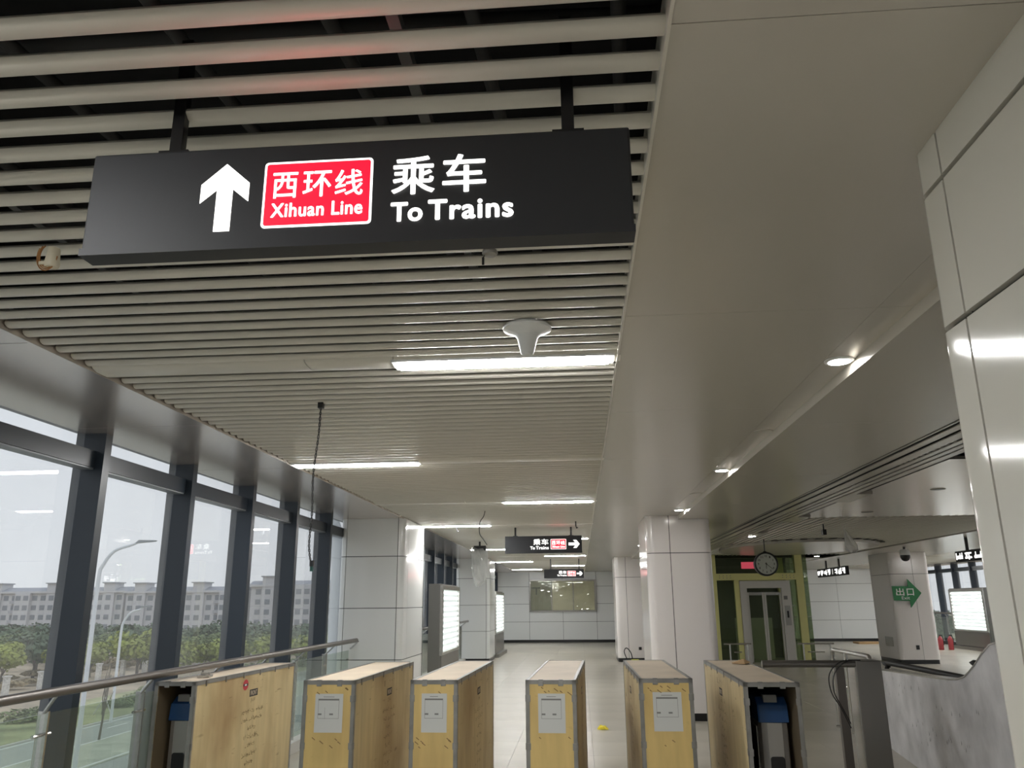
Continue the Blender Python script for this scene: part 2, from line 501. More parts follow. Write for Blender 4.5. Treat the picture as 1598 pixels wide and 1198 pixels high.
# right bay
panel_run(7.5, 10.2, CZ-.02, 2.0, 2.4)
farr = MB()
v = 12.0
while v < YB-.1:
    if abs((v - LY0) % LSTEP) > .12 and abs((v - LY0) % LSTEP - LSTEP) > .12:
        farr.prism([(u+v, w+CZ) for u, w in slat_profile(n=4)], 'x', 10.2, 13.1)
    v += PITCH
o = farr.build('slat_field', 'slat_paint', ceiling, smooth=True); o['kind'] = 'stuff'
for ty in troughs:
    if 11 < ty < YB-.1:
        MB().prism([(u+ty, w+CZ-.004) for u, w in tp], 'x', 10.2, 13.1).build('cover_panel', 'slat_paint', ceiling, smooth=True)
panel_run(10.2, 13.1, CZ, 0, 3, 'panel_grey', Y0, 12.0)
panel_run(13.1, XE, CZ, 2, 2.2, 'soffit')

# ---- glass walls (structure windows): mullions, transoms, panes
MST = 1.404
def glass_wall(name, xg, inward, y0, y1, first):
    """one glazed wall; inward = +1 if the room lies at larger x"""
    w = root(name, (xg, (y0+y1)/2, 0), None, None)
    w['kind'] = 'structure'
    ys = []; v = first
    while v > y0: v -= MST
    while v < y1:
        if v > y0: ys.append(v)
        v += MST
    def bx(nm, mat, a, b, c, d, e, f, **k):
        p, q = xg + inward*a, xg + inward*b
        return box(nm, mat, w, min(p, q), max(p, q), c, d, e, f, **k)
    for v in ys:
        bx('mullion', 'mullion', 0.0, .17, v, v+.085, -.3, CZ)
        bx('mullion_cap', 'mullion', -.07, 0.0, v+.01, v+.075, -.3, CZ+.3)
    ed = [y0] + ys + [y1]
    for a, b in zip(ed[:-1], ed[1:]):
        a2 = a + (.085 if a in ys else 0)
        bx('transom', 'mullion', .0, .11, a2, b, 2.63, 2.755)
        bx('transom_lip', 'mullion_light', .0, .10, a2, b, 2.618, 2.63)
        bx('pane', 'window_glass', -.006, .0, a2, b, 2.755, CZ+.05)
        bx('pane', 'window_glass', -.006, .0, a2, b, .06, 2.63)
        bx('sill', 'mullion', .0, .11, a2, b, -.05, .06)
    return w
glass_wall('window_1', XW, 1, Y0, YB, 5.585)
glass_wall('window_2', XE, -1, Y0, YB, 5.1)
# fascia of the building over the glass
struct(box('wall_upper_west', 'stucco_dark', None, XW-.2, XW-.02, Y0, YB, CZ+.05, 3.6))
struct(box('wall_upper_east', 'stucco_dark', None, XE+.02, XE+.2, Y0, YB, CZ+.05, 3.6))
# kerb under the glass
struct(box('trim_1', 'kerb', None, XW+.12, -3.30, Y0, YB, 0, .12))
struct(box('trim_2', 'skirting', None, XE-.45, XE-.12, Y0, YB, 0, .12))

# ------------------------------------------------------------------ columns clad in enamel panels
def column(x0, x1, y0, y1, joints, cuts, label, group, mat='enamel', r=.10, ztop=CZ, hgap=.005):
    c = root('column', ((x0+x1)/2, (y0+y1)/2, 0), label, 'column', group)
    # outline from the front centre, counter-clockwise seen from above (front = low y)
    path = []
    def corner(cx, cy, a0):
        for k in range(9):
            a = R(a0 + 90*k/8); path.append(Vector((cx + r*math.cos(a), cy + r*math.sin(a))))
    corner(x1-r, y0+r, 270); corner(x1-r, y1-r, 0); corner(x0+r, y1-r, 90); corner(x0+r, y0+r, 180)
    path.append(path[0].copy())
    L = [0.0]
    for a, b in zip(path[:-1], path[1:]): L.append(L[-1] + (b-a).length)
    tot = L[-1]
    def at(s):
        s %= tot
        for i in range(len(L)-1):
            if L[i] <= s <= L[i+1] + 1e-9:
                t = (s - L[i])/max(1e-9, L[i+1]-L[i]); return path[i].lerp(path[i+1], t)
    def s_of(p):
        p = Vector(p); best = (9, 0)
        for i in range(len(L)-1):
            a, b = path[i], path[i+1]; d = b-a
            t = max(0, min(1, (p-a).dot(d)/max(1e-12, d.length_squared)))
            q = a + d*t
            if (q-p).length < best[0]: best = ((q-p).length, L[i] + d.length*t)
        return best[1]
    cs = sorted(s_of(p) for p in cuts)
    inset = 0.02
    MB().prism(rrect(x0+inset, x1-inset, y0+inset, y1-inset, r-.01), 'z', 0, ztop).build('core', 'joint_dark', c)
    zs = [.10] + joints + [ztop]
    for z0, z1 in zip(zs[:-1], zs[1:]):
        for i in range(len(cs)):
            a = cs[i] + .005; b = (cs[(i+1) % len(cs)] + (tot if i == len(cs)-1 else 0)) - .005
            ss = [a] + [s for s in [l for l in L] + [l + tot for l in L] if a + .002 < s < b - .002] + [b]
            pts = [at(s) for s in ss]
            ns = []
            for j in range(len(pts)):
                d = (pts[min(j+1, len(pts)-1)] - pts[max(j-1, 0)]).normalized(); ns.append(Vector((-d.y, d.x)))
            mb = MB(); n = len(pts)
            zz0, zz1 = z0 + hgap, z1 - (hgap if z1 < ztop else 0)
            ou = [(p.x, p.y) for p in pts]; inn = [(p.x + q.x*.022, p.y + q.y*.022) for p, q in zip(pts, ns)]
            mb.prism(ou + inn[::-1], 'z', zz0, zz1)
            mb.build('panel', mat, c, smooth=True)
    MB().prism(rrect(x0+.012, x1-.012, y0+.012, y1-.012, r), 'z', 0, .105).build('skirting', 'skirting', c, smooth=True)
    return c
JZ = [.848, 1.575, 2.325]
def left_cuts(x0, x1, y0, y1): return [(x1-.10, y0), (x0+.10, y0), (x1, y0+.30), (x1, y1-.25), (x1-.1, y1), (x0+.1, y1)]
column(-3.60, -2.61, 12.0, 13.62, JZ, left_cuts(-3.60, -2.61, 12.0, 13.62), 'pale enamel-panelled column at the window side, nearest behind the crates', 'window-side columns')
column(-3.60, -2.61, 23.7, 25.3, JZ, left_cuts(-3.60, -2.61, 23.7, 25.3), 'pale panelled column at the window side, far one between the two light boxes', 'window-side columns')
def mid_cuts(x0, x1, y0, y1):
    xm = x0 + .36*(x1-x0)
    return [(xm, y0), (x0, y0+.16), (x0, y1-.16), (x1, y0+.16), (x1, y1-.16), (xm, y1)]
nearcol = column(1.02, 2.0, .62, 2.19, [.62, 2.35, 2.752], mid_cuts(1.02, 2.0, .62, 2.19), 'big glossy white panelled column at the right edge, nearest the viewer', 'middle columns', 'enamel_warm', r=.05, hgap=.008)
column(1.02, 1.985, 12.25, 13.85, [2.335], mid_cuts(1.02, 1.985, 12.25, 13.85), 'white column right of the crates, hiding the left side of the lift', 'middle columns', 'enamel_pink', r=.12, ztop=CZ)
c3 = column(1.03, 1.90, 23.8, 25.4, [2.32], mid_cuts(1.03, 1.90, 23.8, 25.4), 'white column with a cable at its foot, before the far wall', 'middle columns', 'enamel_pink', r=.12)
box('socket', 'black_plastic', c3, 1.62, 1.70, 23.79, 23.803, .32, .40)
c4 = column(8.38, 9.40, 22.8, 24.4, [2.30], [(8.97, 22.8), (8.38, 22.96), (8.38, 24.2), (9.40, 22.96), (9.40, 24.2), (8.97, 24.4)], 'white column carrying the green exit arrow', 'right-hand columns', 'enamel_pink', r=.10, ztop=CZ-.02)
box('socket', 'black_plastic', c4, 8.80, 8.88, 22.785, 22.805, .36, .47)
box('hatch', 'steel', c4, 8.368, 8.385, 23.2, 23.75, .42, .66)

# ------------------------------------------------------------------ big sign and its two smaller sisters
def arrow_up(cx, z0, z1, s=1.0):
    h = z1-z0; w = h*.335
    return [(cx, z1), (cx+w, z1-h*.30), (cx+w, z1-h*.575), (cx+w*.33, z1-h*.385), (cx+w*.33, z0), (cx-w*.33, z0),
            (cx-w*.33, z1-h*.385), (cx-w, z1-h*.575), (cx-w, z1-h*.30)]
def hanging_sign(x0, x1, z0, z1, y, depth, label, layout, post_x, group='hanging direction signs'):
    s = root('direction_sign', ((x0+x1)/2, y+depth/2, z0), label, 'sign', group)
    MB().box(x0, x1, y, y+depth, z0, z1).build('case', 'sign_black', s, bevel=.006)
    lip = (z1-z0)*.055
    box('bottom_rail', 'sign_black', s, x0-.002, x1+.002, y-.004, y+depth+.004, z0-.004, z0+lip)
    for px in post_x:
        MB().box(px-.016, px+.016, y+depth*.3, y+depth*.75, z1, CZ+.25).build('hanger', 'black_plastic', s)
        box('hanger_plate', 'black_plastic', s, px-.04, px+.04, y+depth*.15, y+depth*.9, z1, z1+.008)
    W = y-.0015
    H = z1-z0
    if layout == 'up':
        ar = arrow_up(-.874, 2.547, 2.737)
        MB().prism(ar, 'y', W, W+.002).build('arrow', 'sign_white', s)
        bx0, bx1, bz0, bz1 = -.772, -.490, 2.550, 2.734
    else:
        bx1 = x1 - H*.95; bx0 = bx1 - H*.93; bz0, bz1 = z0+H*.20, z1-H*.20
        cz = (bz0+bz1)/2; L = H*.66; xa = x1-H*.80; w = L*.36
        ar = [(xa+L, cz), (xa+L*.70, cz+w), (xa+L*.42, cz+w), (xa+L*.62, cz+w*.33), (xa, cz+w*.33), (xa, cz-w*.33),
              (xa+L*.62, cz-w*.33), (xa+L*.42, cz-w), (xa+L*.70, cz-w)]
        MB().prism(ar, 'y', W, W+.002).build('arrow', 'sign_white', s)
    bw, bh = bx1-bx0, bz1-bz0
    MB().prism(rrect(bx0, bx1, bz0, bz1, bh*.055), 'y', W, W+.002).build('line_border', 'sign_white', s)
    q = bh*.032
    pl = MB().prism(rrect(bx0+q, bx1-q, bz0+q, bz1-q, bh*.035), 'y', W-.0008, W).build('line_plate', 'sign_red', s)
    tw = W-.0014
    zt0, zt1 = bz0 + bh*.435, bz0 + bh*.83
    for ch, a, b in (('西', .085, .315), ('环', .365, .625), ('线', .66, .915)):
        text(ch, 'sign_white', pl, bx0+bw*a, bx0+bw*b, zt0, zt1, tw, weight=.010)
    text('Xihuan Line', 'sign_white', pl, bx0+bw*.085, bx0+bw*.92, bz0+bh*.145, bz0+bh*.36, tw, weight=.022)
    if layout == 'up':
        text('乘', 'sign_white', s, -.441, -.331, 2.624, 2.731, W, weight=.016)
        text('车', 'sign_white', s, -.312, -.202, 2.624, 2.731, W, weight=.016)
        text('To', 'sign_white', s, -.441, -.360, 2.550, 2.604, W, weight=.030); text('Trains', 'sign_white', s, -.347, -.134, 2.550, 2.607, W, weight=.030)
    else:
        ca = bx0 - H*.12 - H*.92
        cw = H*.42
        text('乘', 'sign_white', s, ca+.0, ca+cw, z0+H*.46, z1-H*.18, W, weight=.012)
        text('车', 'sign_white', s, ca+cw*1.15, ca+cw*2.15, z0+H*.46, z1-H*.18, W, weight=.012)
        text('To', 'sign_white', s, ca-H*.20, ca+H*.09, z0+H*.20, z0+H*.38, W, weight=.020); text('Trains', 'sign_white', s, ca+H*.14, ca+H*.92, z0+H*.20, z0+H*.39, W, weight=.020)
    return s
hanging_sign(-1.240, .158, 2.500, 2.785, 1.76, .055, 'large black hanging sign with upward arrow, red line plate and white lettering', 'up', [-1.03, .005])
hanging_sign(-1.271, .064, 2.465, 2.752, 14.0, .09, 'black hanging sign with right arrow, larger of the two in the corridor', 'right', [-1.09, -.12])
hanging_sign(-1.049, .139, 2.338, 2.593, 24.5, .09, 'small black right-arrow sign hanging in front of the far notice case', 'right', [-.85, 0.0])

# ------------------------------------------------------------------ strip lamps in the troughs
def strip_light(x0, x1, y, z, label, group):
    s = root('strip_light', ((x0+x1)/2, y, z), label, 'ceiling light', group)
    box('housing', 'white_plastic', s, x0-.03, x1+.03, y-.08, y+.08, z-.004, z+.012)
    pr = [(y-.062, z-.004), (y-.055, z-.013), (y+.055, z-.013), (y+.062, z-.004)]
    MB().prism(pr, 'x', x0, x1).build('diffuser', 'lamp_white_light', s)
    return s
cnt = 0
for i, ty in enumerate(troughs):
    k = i - 3
    if not Y0 < ty < YB-.3: continue
    if k % 2 == 0: a, b, side = -.94, .19, 'right'
    else: a, b, side = -2.61, -1.46, 'left'
    if k < 0: lab = ['strip light overhead between the viewer and the big sign', 'strip light in the slat ceiling just behind the viewer', 'strip light in the slat ceiling well behind the viewer'][-k-1]
    elif k == 0: lab = 'nearest lit strip light in the slat ceiling, below the mushroom-shaped antenna'
    else: lab = 'lit strip light on the %s of the slat ceiling, %s along the corridor' % (side, ords[k])
    strip_light(a, b, ty, CZ-.003, lab, 'corridor strip lights')
k = 0
for ty in troughs:
    if 12 < ty < YB-.3:
        a, b = ((10.4, 11.6) if k % 2 else (11.75, 12.95))
        strip_light(a, b, ty, CZ-.012, 'strip light in the far right bay beyond the exit column, %s from the viewer' % ords[k], 'right bay strip lights'); k += 1

# downlights along the step
for k, (yy, lit) in enumerate(((4.24, 1), (7.95, 1), (11.47, 1), (.5, 1), (6.1, 0), (9.75, 0), (15.1, 1), (18.8, 1))):
    nm = ['nearest', 'second', 'third', 'one before the viewer', 'first unlit', 'second unlit', 'fourth', 'fifth'][k]
    d = root('downlight', (1.437, yy, CZ-.01), ('round recessed downlight beside the ceiling step, %s' % nm) if not lit else ('lit round downlight beside the ceiling step, %s' % nm), 'downlight', 'downlights along the ceiling step')
    if lit:
        MB().lathe([(.070, -.004), (.078, 0), (.078, .012)], (1.437, yy, CZ-.006), 24).build('ring', 'white_plastic', d, smooth=True)
        MB().lathe([(.058, -.0055), (.058, -.002)], (1.437, yy, CZ-.006), 24).build('lens', 'down_light', d)
    else:
        MB().lathe([(.060, -.002), (.060, .004)], (1.437, yy, CZ-.002), 24).build('cup', 'black_plastic', d)
        MB().lathe([(.060, -.003), (.070, -.003), (.070, .004)], (1.437, yy, CZ-.003), 24).build('ring', 'panel_grey', d)
for (xx, yy, lit, lab) in ((3.33, 15.8, 1, 'lit downlight in the linear grille above the clock'), (4.25, 9.74, 0, 'unlit downlight hole in the glossy ceiling panel, nearer one'),
                      (4.27, 12.2, 0, 'unlit downlight hole in the glossy ceiling panel, farther one'), (6.9, 24.2, 1, 'lit downlight beside the top of the lift')):
    d = root('downlight', (xx, yy, CZ-.01), lab, 'downlight', 'middle bay downlights')
    z = GZ if xx < 3.5 else (CZ if yy < 20 else CZ-.02)
    MB().lathe([(.078, -.004), (.085, .0), (.085, .03)], (xx, yy, z-.002), 24).build('ring', 'white_plastic' if lit else 'panel_grey', d, smooth=True)
    MB().lathe([(.066, -.006), (.066, -.003)], (xx, yy, z-.002), 24).build('lens', 'down_light' if lit else 'black_plastic', d)

# ------------------------------------------------------------------ crates round the ticket gates
def rand_strokes(mb, P, n, u0, u1, w0, w1, rs, size):
    """blurred print: little strokes scattered in a rectangle; P maps (u, w) to 4 corners"""
    for _ in range(n):
        u = rs.uniform(u0, u1); w = rs.uniform(w0, w1)
        if rs.random() < .5: du, dw = size*rs.uniform(.6, 1.4), size*.28
        else: du, dw = size*.28, size*rs.uniform(.6, 1.4)
        mb.add([P(u, w), P(u+du, w), P(u+du, w+dw), P(u, w+dw)], [(0, 1, 2, 3)])
def crate(x0, x1, y0, y1, rz, label, open_front, mark_side, seed):
    H = 1.06; W = x1-x0; Ln = y1-y0; t = .014
    rs = random.Random(seed)
    c = root('crate', (x0, y0, 0), label, 'crate', 'plywood crates over the ticket gates', rz=rz, local=True)
    side_in = 'plywood_in'
    box('side_panel', 'plywood', c, 0, t, .002, Ln, .01, H-t)
    box('side_panel', 'plywood', c, W-t, W, .002, Ln, .01, H-t)
    box('top_panel', 'plywood_top', c, 0, W, 0, Ln, H-t, H)
    box('back_panel', 'plywood', c, t, W-t, Ln-t, Ln, .01, H-t)
    if not open_front: fr = box('front_panel', 'plywood_front', c, t, W-t, .0, t, .01, H-t)
    # zinc edge strips
    e = .028; q = .003
    for xx in (0, W):
        a, b = (-q, e) if xx == 0 else (W-e, W+q)
        MB().box(a, b, -q, 0, 0, H).box(*((-q, 0) if xx == 0 else (W, W+q)), -q, e, 0, H).build('edge_strip', 'zinc', c)
        MB().box(*((-q, e*.8) if xx == 0 else (W-e*.8, W+q)), -q, Ln+q, H, H+q).box(*((-q, 0) if xx == 0 else (W, W+q)), -q, Ln, H-e, H+q).build('edge_strip', 'zinc', c)
        MB().box(a, b, Ln, Ln+q, 0, H).box(*((-q, 0) if xx == 0 else (W, W+q)), Ln-e, Ln+q, 0, H).build('edge_strip', 'zinc', c)
    MB().box(-q, W+q, -q, e*.8, H, H+q).box(-q, W+q, -q, 0, H-e, H+q).build('edge_strip', 'zinc', c)
    MB().box(-q, W+q, Ln-e, Ln+q, H, H+q).build('edge_strip', 'zinc', c)
    # bent clips
    for xx in (W*.30, W*.70):
        MB().box(xx-.020, xx+.020, -q-.005, -q, H-.040, H-.006).box(xx-.018, xx+.018, -q-.005, .018, H+q, H+q+.004).build('clip', 'zinc', c, bevel=.003)
    for zz in (H-.13, H-.47, H-.8):
        for xx in (-q, W+q):
            sgn = -1 if xx < 0 else 1
            MB().box(min(xx, xx+sgn*.004), max(xx, xx+sgn*.004), .0, .026, zz-.024, zz+.024).box(*((.004, .034) if sgn < 0 else (W-.034, W-.004)), -q-.005, -q, zz-.024, zz+.024).build('clip', 'zinc', c, bevel=.003)
    for sgn, xx in ((-1, -q), (1, W+q)):
        for yy in [Ln*(k+.5)/6 for k in range(6)]:
            MB().box(min(xx, xx+sgn*.004), max(xx, xx+sgn*.004), yy-.008, yy+.008, H-.045, H-.0).build('staple', 'steel_dark', c)
    if not open_front:
        lw0, lw1 = W*.24, W*.78; lz1, lz0 = H-.095, H-.375
        lb = box('label_sheet', 'paper', c, lw0, lw1, -.0015, 0, lz0, lz1)
        P = lambda u, w: (u, -.0022, w)
        mb = MB()
        a0, a1, b0, b1 = lw0+.025, lw1-.03, lz0+.10, lz1-.04
        def ln(u0, w0, u1, w1): mb.add([P(u0, w0), P(u1, w0), P(u1, w1), P(u0, w1)], [(0, 1, 2, 3)])
        ln(a0, b1-.008, a1, b1+.004); ln(a0, b0, a1, b0+.0025); ln(a0, b0, a0+.0025, b1); ln(a1-.0025, b0, a1, b1)
        ln(a0, b0+.026, a0+.03, b0+.038); ln(a0+(a1-a0)*.55, b0+.026, a0+(a1-a0)*.55+.03, b0+.038)
        ln(a0+.04, b1+.016, a1-.04, b1+.020)
        if seed % 2 == 0: ln(a0+(a1-a0)*.32, b0-.004, a0+(a1-a0)*.32+.002, b1-.06)
        mb.build('diagram', 'ink_grey', lb)
        mb = MB()
        for _ in range(9):
            u = rs.uniform(.03, W-.06); w = rs.choice([rs.uniform(H-.085, H-.05), rs.uniform(H-.48, H-.40)])
            l = rs.uniform(.01, .035)
            mb.add([P(u, w), P(u+l, w-l*.7), P(u+l+.006, w-l*.62), P(u+.006, w+.004)], [(0, 1, 2, 3)])
        mb.build('scuff', 'grime', c)['kind'] = 'stuff'
    # side stencil
    if mark_side:
        xx = W+.0012 if mark_side > 0 else -.0012
        yc = Ln*.53
        P = lambda u, w: (xx, yc+u, w)
        bs = 1 if mark_side > 0 else -1
        faint = seed != 1
        pl = MB().add([P(-.085*1, H-.215), P(.085, H-.215), P(.085, H-.155), P(-.085, H-.155)], [(0, 1, 2, 3)]).build('stencil_plate', 'ink', c)
        tx = xx + .0008*bs
        a0, a1 = (-.065, .065) if mark_side > 0 else (.065, -.065)
        text('FRONT', 'plywood_top', pl, yc+a0, yc+a1, H-.205, H-.165, tx, axis='x', weight=.02)
        if not faint:
            mb = MB(); mb.add([P(-.18 + .055*math.cos(t), H-.105 + .045*math.sin(t)) for t in [2*math.pi*k/20 for k in range(20)]], [tuple(range(20))])
            lg = mb.build('stencil_logo', 'ink_red', c)
            MB().add([(tx, yc+v[0], v[1]) for v in ((-.225, H-.115), (-.135, H-.115), (-.135, H-.095), (-.225, H-.095))], [(0, 1, 2, 3)]).build('logo_bar', 'ink', lg)
            MB().add([(tx+.0005, yc+v[0], v[1]) for v in ((-.20, H-.112), (-.16, H-.112), (-.16, H-.098), (-.20, H-.098))], [(0, 1, 2, 3)]).build('logo_mark', 'paper', lg)
        else:
            MB().add([P(-.18*bs, H-.13), P(-.165*bs, H-.13), P(-.165*bs, H-.08), P(-.18*bs, H-.08)], [(0, 1, 2, 3)]).build('stencil_logo', 'ink_faded', c)
        mb = MB()
        for u in (-.02, .06, .14):
            rand_strokes(mb, P, 4, u*bs, (u+.03)*bs, H-.115, H-.085, rs, .010)
        mb.build('stencil_marks', 'ink', c)['kind'] = 'stuff'
        mb = MB()
        zz = H-.27
        rand_strokes(mb, P, 26, -.05, .04, zz, zz+.035, rs, .012)
        for k, hw in enumerate((.24, .22, .09, .15, .11, .16, .10)):
            zz -= .072 + (.01 if k == 0 else 0)
            rand_strokes(mb, P, int(hw*(260 if not faint else 130)), -hw, hw-.02, zz, zz+.026, rs, .017)
        mb.build('stencil_lines', 'ink_faded', c)['kind'] = 'stuff'
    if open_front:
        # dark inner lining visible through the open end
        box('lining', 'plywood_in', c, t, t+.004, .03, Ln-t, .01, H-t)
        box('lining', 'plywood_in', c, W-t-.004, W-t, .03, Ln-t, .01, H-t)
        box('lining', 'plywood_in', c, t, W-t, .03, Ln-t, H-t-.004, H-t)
    return c
def gate(xc, y0, w, label, rz):
    g = root('ticket_gate', (xc, y0, 0), label, 'ticket gate', 'ticket gates inside the open crates', rz=rz, local=True)
    a = w/2
    # rounded end cabinet
    MB().prism([(-a, .06), (-a*.86, .02), (-a*.5, 0), (a*.5, 0), (a*.86, .02), (a, .06), (a, 1.5), (-a, 1.5)], 'z', .03, .76).build('cabinet', 'machine_steel', g)
    MB().prism([(0.0, .76), (.02, .885), (.10, .935), (1.5, .935), (1.5, .76)], 'x', -a-.004, a+.004).build('top_cover', 'blue_plastic', g, bevel=.01)
    box('reader', 'ink_grey', g, -a*.55, a*.35, .03, .09, .90, .952)
    MB().prism(rrect(-a*.45, a*.5, .36, .53, .02), 'y', -.006, .001).build('ticket_slot', 'black_plastic', g)
    box('plinth', 'black_plastic', g, -a, a, .03, 1.5, 0, .03)
    box('side_door', 'steel_dark', g, -a-.006, -a, .12, 1.4, .1, .72)
    return g
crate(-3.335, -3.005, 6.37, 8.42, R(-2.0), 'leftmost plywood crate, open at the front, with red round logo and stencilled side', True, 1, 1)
crate(-2.176, -1.765, 6.47, 8.50, R(-1.3), 'plywood crate with white label sheet, second from the left, stained brown side', False, 1, 2)
crate(-1.333, -.965, 6.50, 8.62, R(-1.5), 'plywood crate with white label sheet, third from the left', False, 1, 3)
crate(-.434, -.050, 6.50, 8.67, R(-2.1), 'plywood crate with white label sheet standing alone in the middle, fourth from the left', False, 1, 5)
crate(.440, .845, 6.60, 8.66, R(.4), 'plywood crate with white label sheet, fifth from the left, before the white column', False, -1, 7)
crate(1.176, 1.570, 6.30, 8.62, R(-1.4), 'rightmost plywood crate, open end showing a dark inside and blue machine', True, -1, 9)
gate(-3.163, 6.50, .215, 'blue-topped steel ticket gate inside the leftmost open crate', R(-2.0))
gate(1.415, 6.50, .215, 'blue-topped steel ticket gate inside the rightmost open crate', R(-1.4))
# paper scrap on crate six, tape pieces on crate one
mb = MB(); mb.add([(1.42, 8.1, 1.066), (1.52, 8.0, 1.066), (1.60, 8.12, 1.075), (1.56, 8.3, 1.072), (1.45, 8.28, 1.066), (1.54, 8.14, 1.105)], [(0, 1, 5), (1, 2, 5), (2, 3, 5), (3, 4, 5), (4, 0, 5)])
tag(mb.build('torn_card', 'cardboard', None, loc=(1.5, 8.1, 1.063)), 'torn scrap of brown card lying on the rightmost crate', 'card scrap')
bk = root('steel_bracket', (-3.12, 6.75, 1.06), 'small steel bracket lying on top of the leftmost crate', 'bracket')
box('plate', 'steel', bk, -3.17, -3.07, 6.72, 6.80, 1.064, 1.082); box('lug', 'steel', bk, -3.15, -3.09, 6.74, 6.78, 1.082, 1.10)

# ------------------------------------------------------------------ balustrade at the windows
def balustrade(y0, y1, ys, label, xp=-3.40, xr=-3.21):
    b = root('balustrade', (xp, (y0+y1)/2, 0), label, 'railing', 'glass balustrades along the windows')
    sg = 1 if xr > xp else -1
    MB().tube([(xr, y0, 1.135), (xr, y1, 1.135)], .030, 16).build('handrail', 'rail_bronze', b, smooth=True)
    for v in ys:
        box('post', 'steel', b, xp-.035, xp+.035, v-.008, v+.008, .0, 1.0)
        MB().tube([(xp, v, .99), (xr-sg*.01, v-.17, 1.115)], .011, 8).build('arm', 'steel', b, smooth=True)
        for zz in (.86, .30):
            for s2 in (-1, 1):
                MB().tube([(xp, v+s2*.008, zz), (xp, v+s2*.085, zz)], .011, 8).build('glass_clamp', 'steel', b, smooth=True)
    for a, c in zip(ys[:-1], ys[1:]):
        box('glass_pane', 'rail_glass', b, xp-.005, xp+.005, a+.035, c-.035, .14, .985)
    return b
py = [5.13-1.15*k for k in range(4, 0, -1)] + [5.13 + 1.15*k for k in range(7)]
balustrade(-.2, 11.72, py, 'steel and glass balustrade along the windows beside the leftmost crate')
balustrade(13.9, 23.5, [14.0 + 1.17*k for k in range(9)], 'glass balustrade by the windows between the two pale columns')
balustrade(25.5, 34.8, [25.6 + 1.15*k for k in range(9)], 'glass balustrade by the windows beyond the far pale column')
balustrade(24.0, 35.0, [24.2 + 1.15*k for k in range(10)], 'glass balustrade by the far right windows', xp=13.72, xr=13.53)

# ------------------------------------------------------------------ light boxes by the windows
def light_box(xf, sg, y0, y1, z0, z1, label, depth=.26, nbar=11):
    b = root('light_box', (xf - sg*depth/2, (y0+y1)/2, 0), label, 'light box', 'LED light boxes by the windows')
    def X(a, c): p, q = xf + sg*a, xf + sg*c; return (min(p, q), max(p, q))
    box('cabinet', 'steel_dark', b, *X(-depth, -.04), y0-.12, y1+.12, .10, z1+.11)
    box('base', 'steel_dark', b, *X(-depth-.05, .10), y0-.12, y1+.12, 0, .10)
    box('lower_panel', 'steel_dark', b, *X(-.04, 0), y0-.10, y1+.10, .12, z0-.06)
    for a, c, d, e in ((y0-.10, y0, z0-.05, z1+.08), (y1, y1+.10, z0-.05, z1+.08), (y0, y1, z1, z1+.08), (y0, y1, z0-.05, z0)):
        box('frame', 'steel', b, *X(-.04, .012), a, c, d, e)
    box('back_sheet', 'ad_white', b, *X(-.04, -.03), y0, y1, z0, z1)
    for k in range(nbar):
        zz = z0 + (z1-z0)*(k+.5)/nbar
        box('led_bar', 'led_white', b, *X(-.03, -.018), y0+.01, y1-.01, zz-.019, zz+.019)
    return b
light_box(-2.63, 1, 15.7, 17.75, .74, 1.89, 'bare LED light box by the windows just behind the nearer pale column')
light_box(-2.63, 1, 25.75, 28.3, .74, 1.885, 'bare LED light box by the windows beyond the far pale column')
light_box(12.95, -1, 27.7, 29.95, .64, 1.88, 'bare LED light box at the far right beside the two fire extinguishers')

# ------------------------------------------------------------------ notice case on the far wall
nc = root('notice_case', (-.72, YB-.03, 1.25), 'wide three-panel notice case with film still on, on the far wall', 'notice case')
nx0, nx1, nz0, nz1 = -2.15, .70, 1.25, 2.57
box('back', 'joint_dark', nc, nx0, nx1, YB-.02, YB-.001, nz0, nz1)
for a, b, c, d in ((nx0, nx1, nz1-.05, nz1), (nx0, nx1, nz0, nz0+.05), (nx0, nx0+.05, nz0, nz1), (nx1-.05, nx1, nz0, nz1)):
    box('frame', 'steel_dark', nc, a, b, YB-.09, YB-.02, c, d)
w3 = (nx1-nx0-.1)/3
for k in range(3):
    a = nx0+.05+w3*k
    pn = box('poster_board', 'board_grey' if k == 0 else 'board_cream', nc, a+.01, a+w3-.03, YB-.04, YB-.02, nz0+.06, nz1-.06)
    if k == 0:
        box('mount', 'ink_grey', pn, a+.05, a+.42, YB-.055, YB-.04, 2.20, 2.26); box('mount', 'ink_grey', pn, a+.22, a+.28, YB-.055, YB-.04, 1.95, 2.2)
    box('door_stile', 'steel_dark', nc, a+w3-.03, a+w3+.01, YB-.085, YB-.02, nz0+.05, nz1-.05)
    box('glass_door', 'case_glass', nc, a+.01, a+w3-.03, YB-.075, YB-.07, nz0+.05, nz1-.05)
# crumpled film over it
rs = random.Random(4)
mb = MB(); nx, nz = 26, 12
for j in range(nz+1):
    for i in range(nx+1):
        mb.v.append((nx0+.06 + (nx1-nx0-.12)*i/nx, YB-.10 - rs.uniform(0, .022), nz0+.05 + (nz1-nz0-.1)*j/nz))
for j in range(nz):
    for i in range(nx):
        a = j*(nx+1)+i; mb.f.append((a, a+1, a+nx+2, a+nx+1))
mb.build('film', 'film', nc)

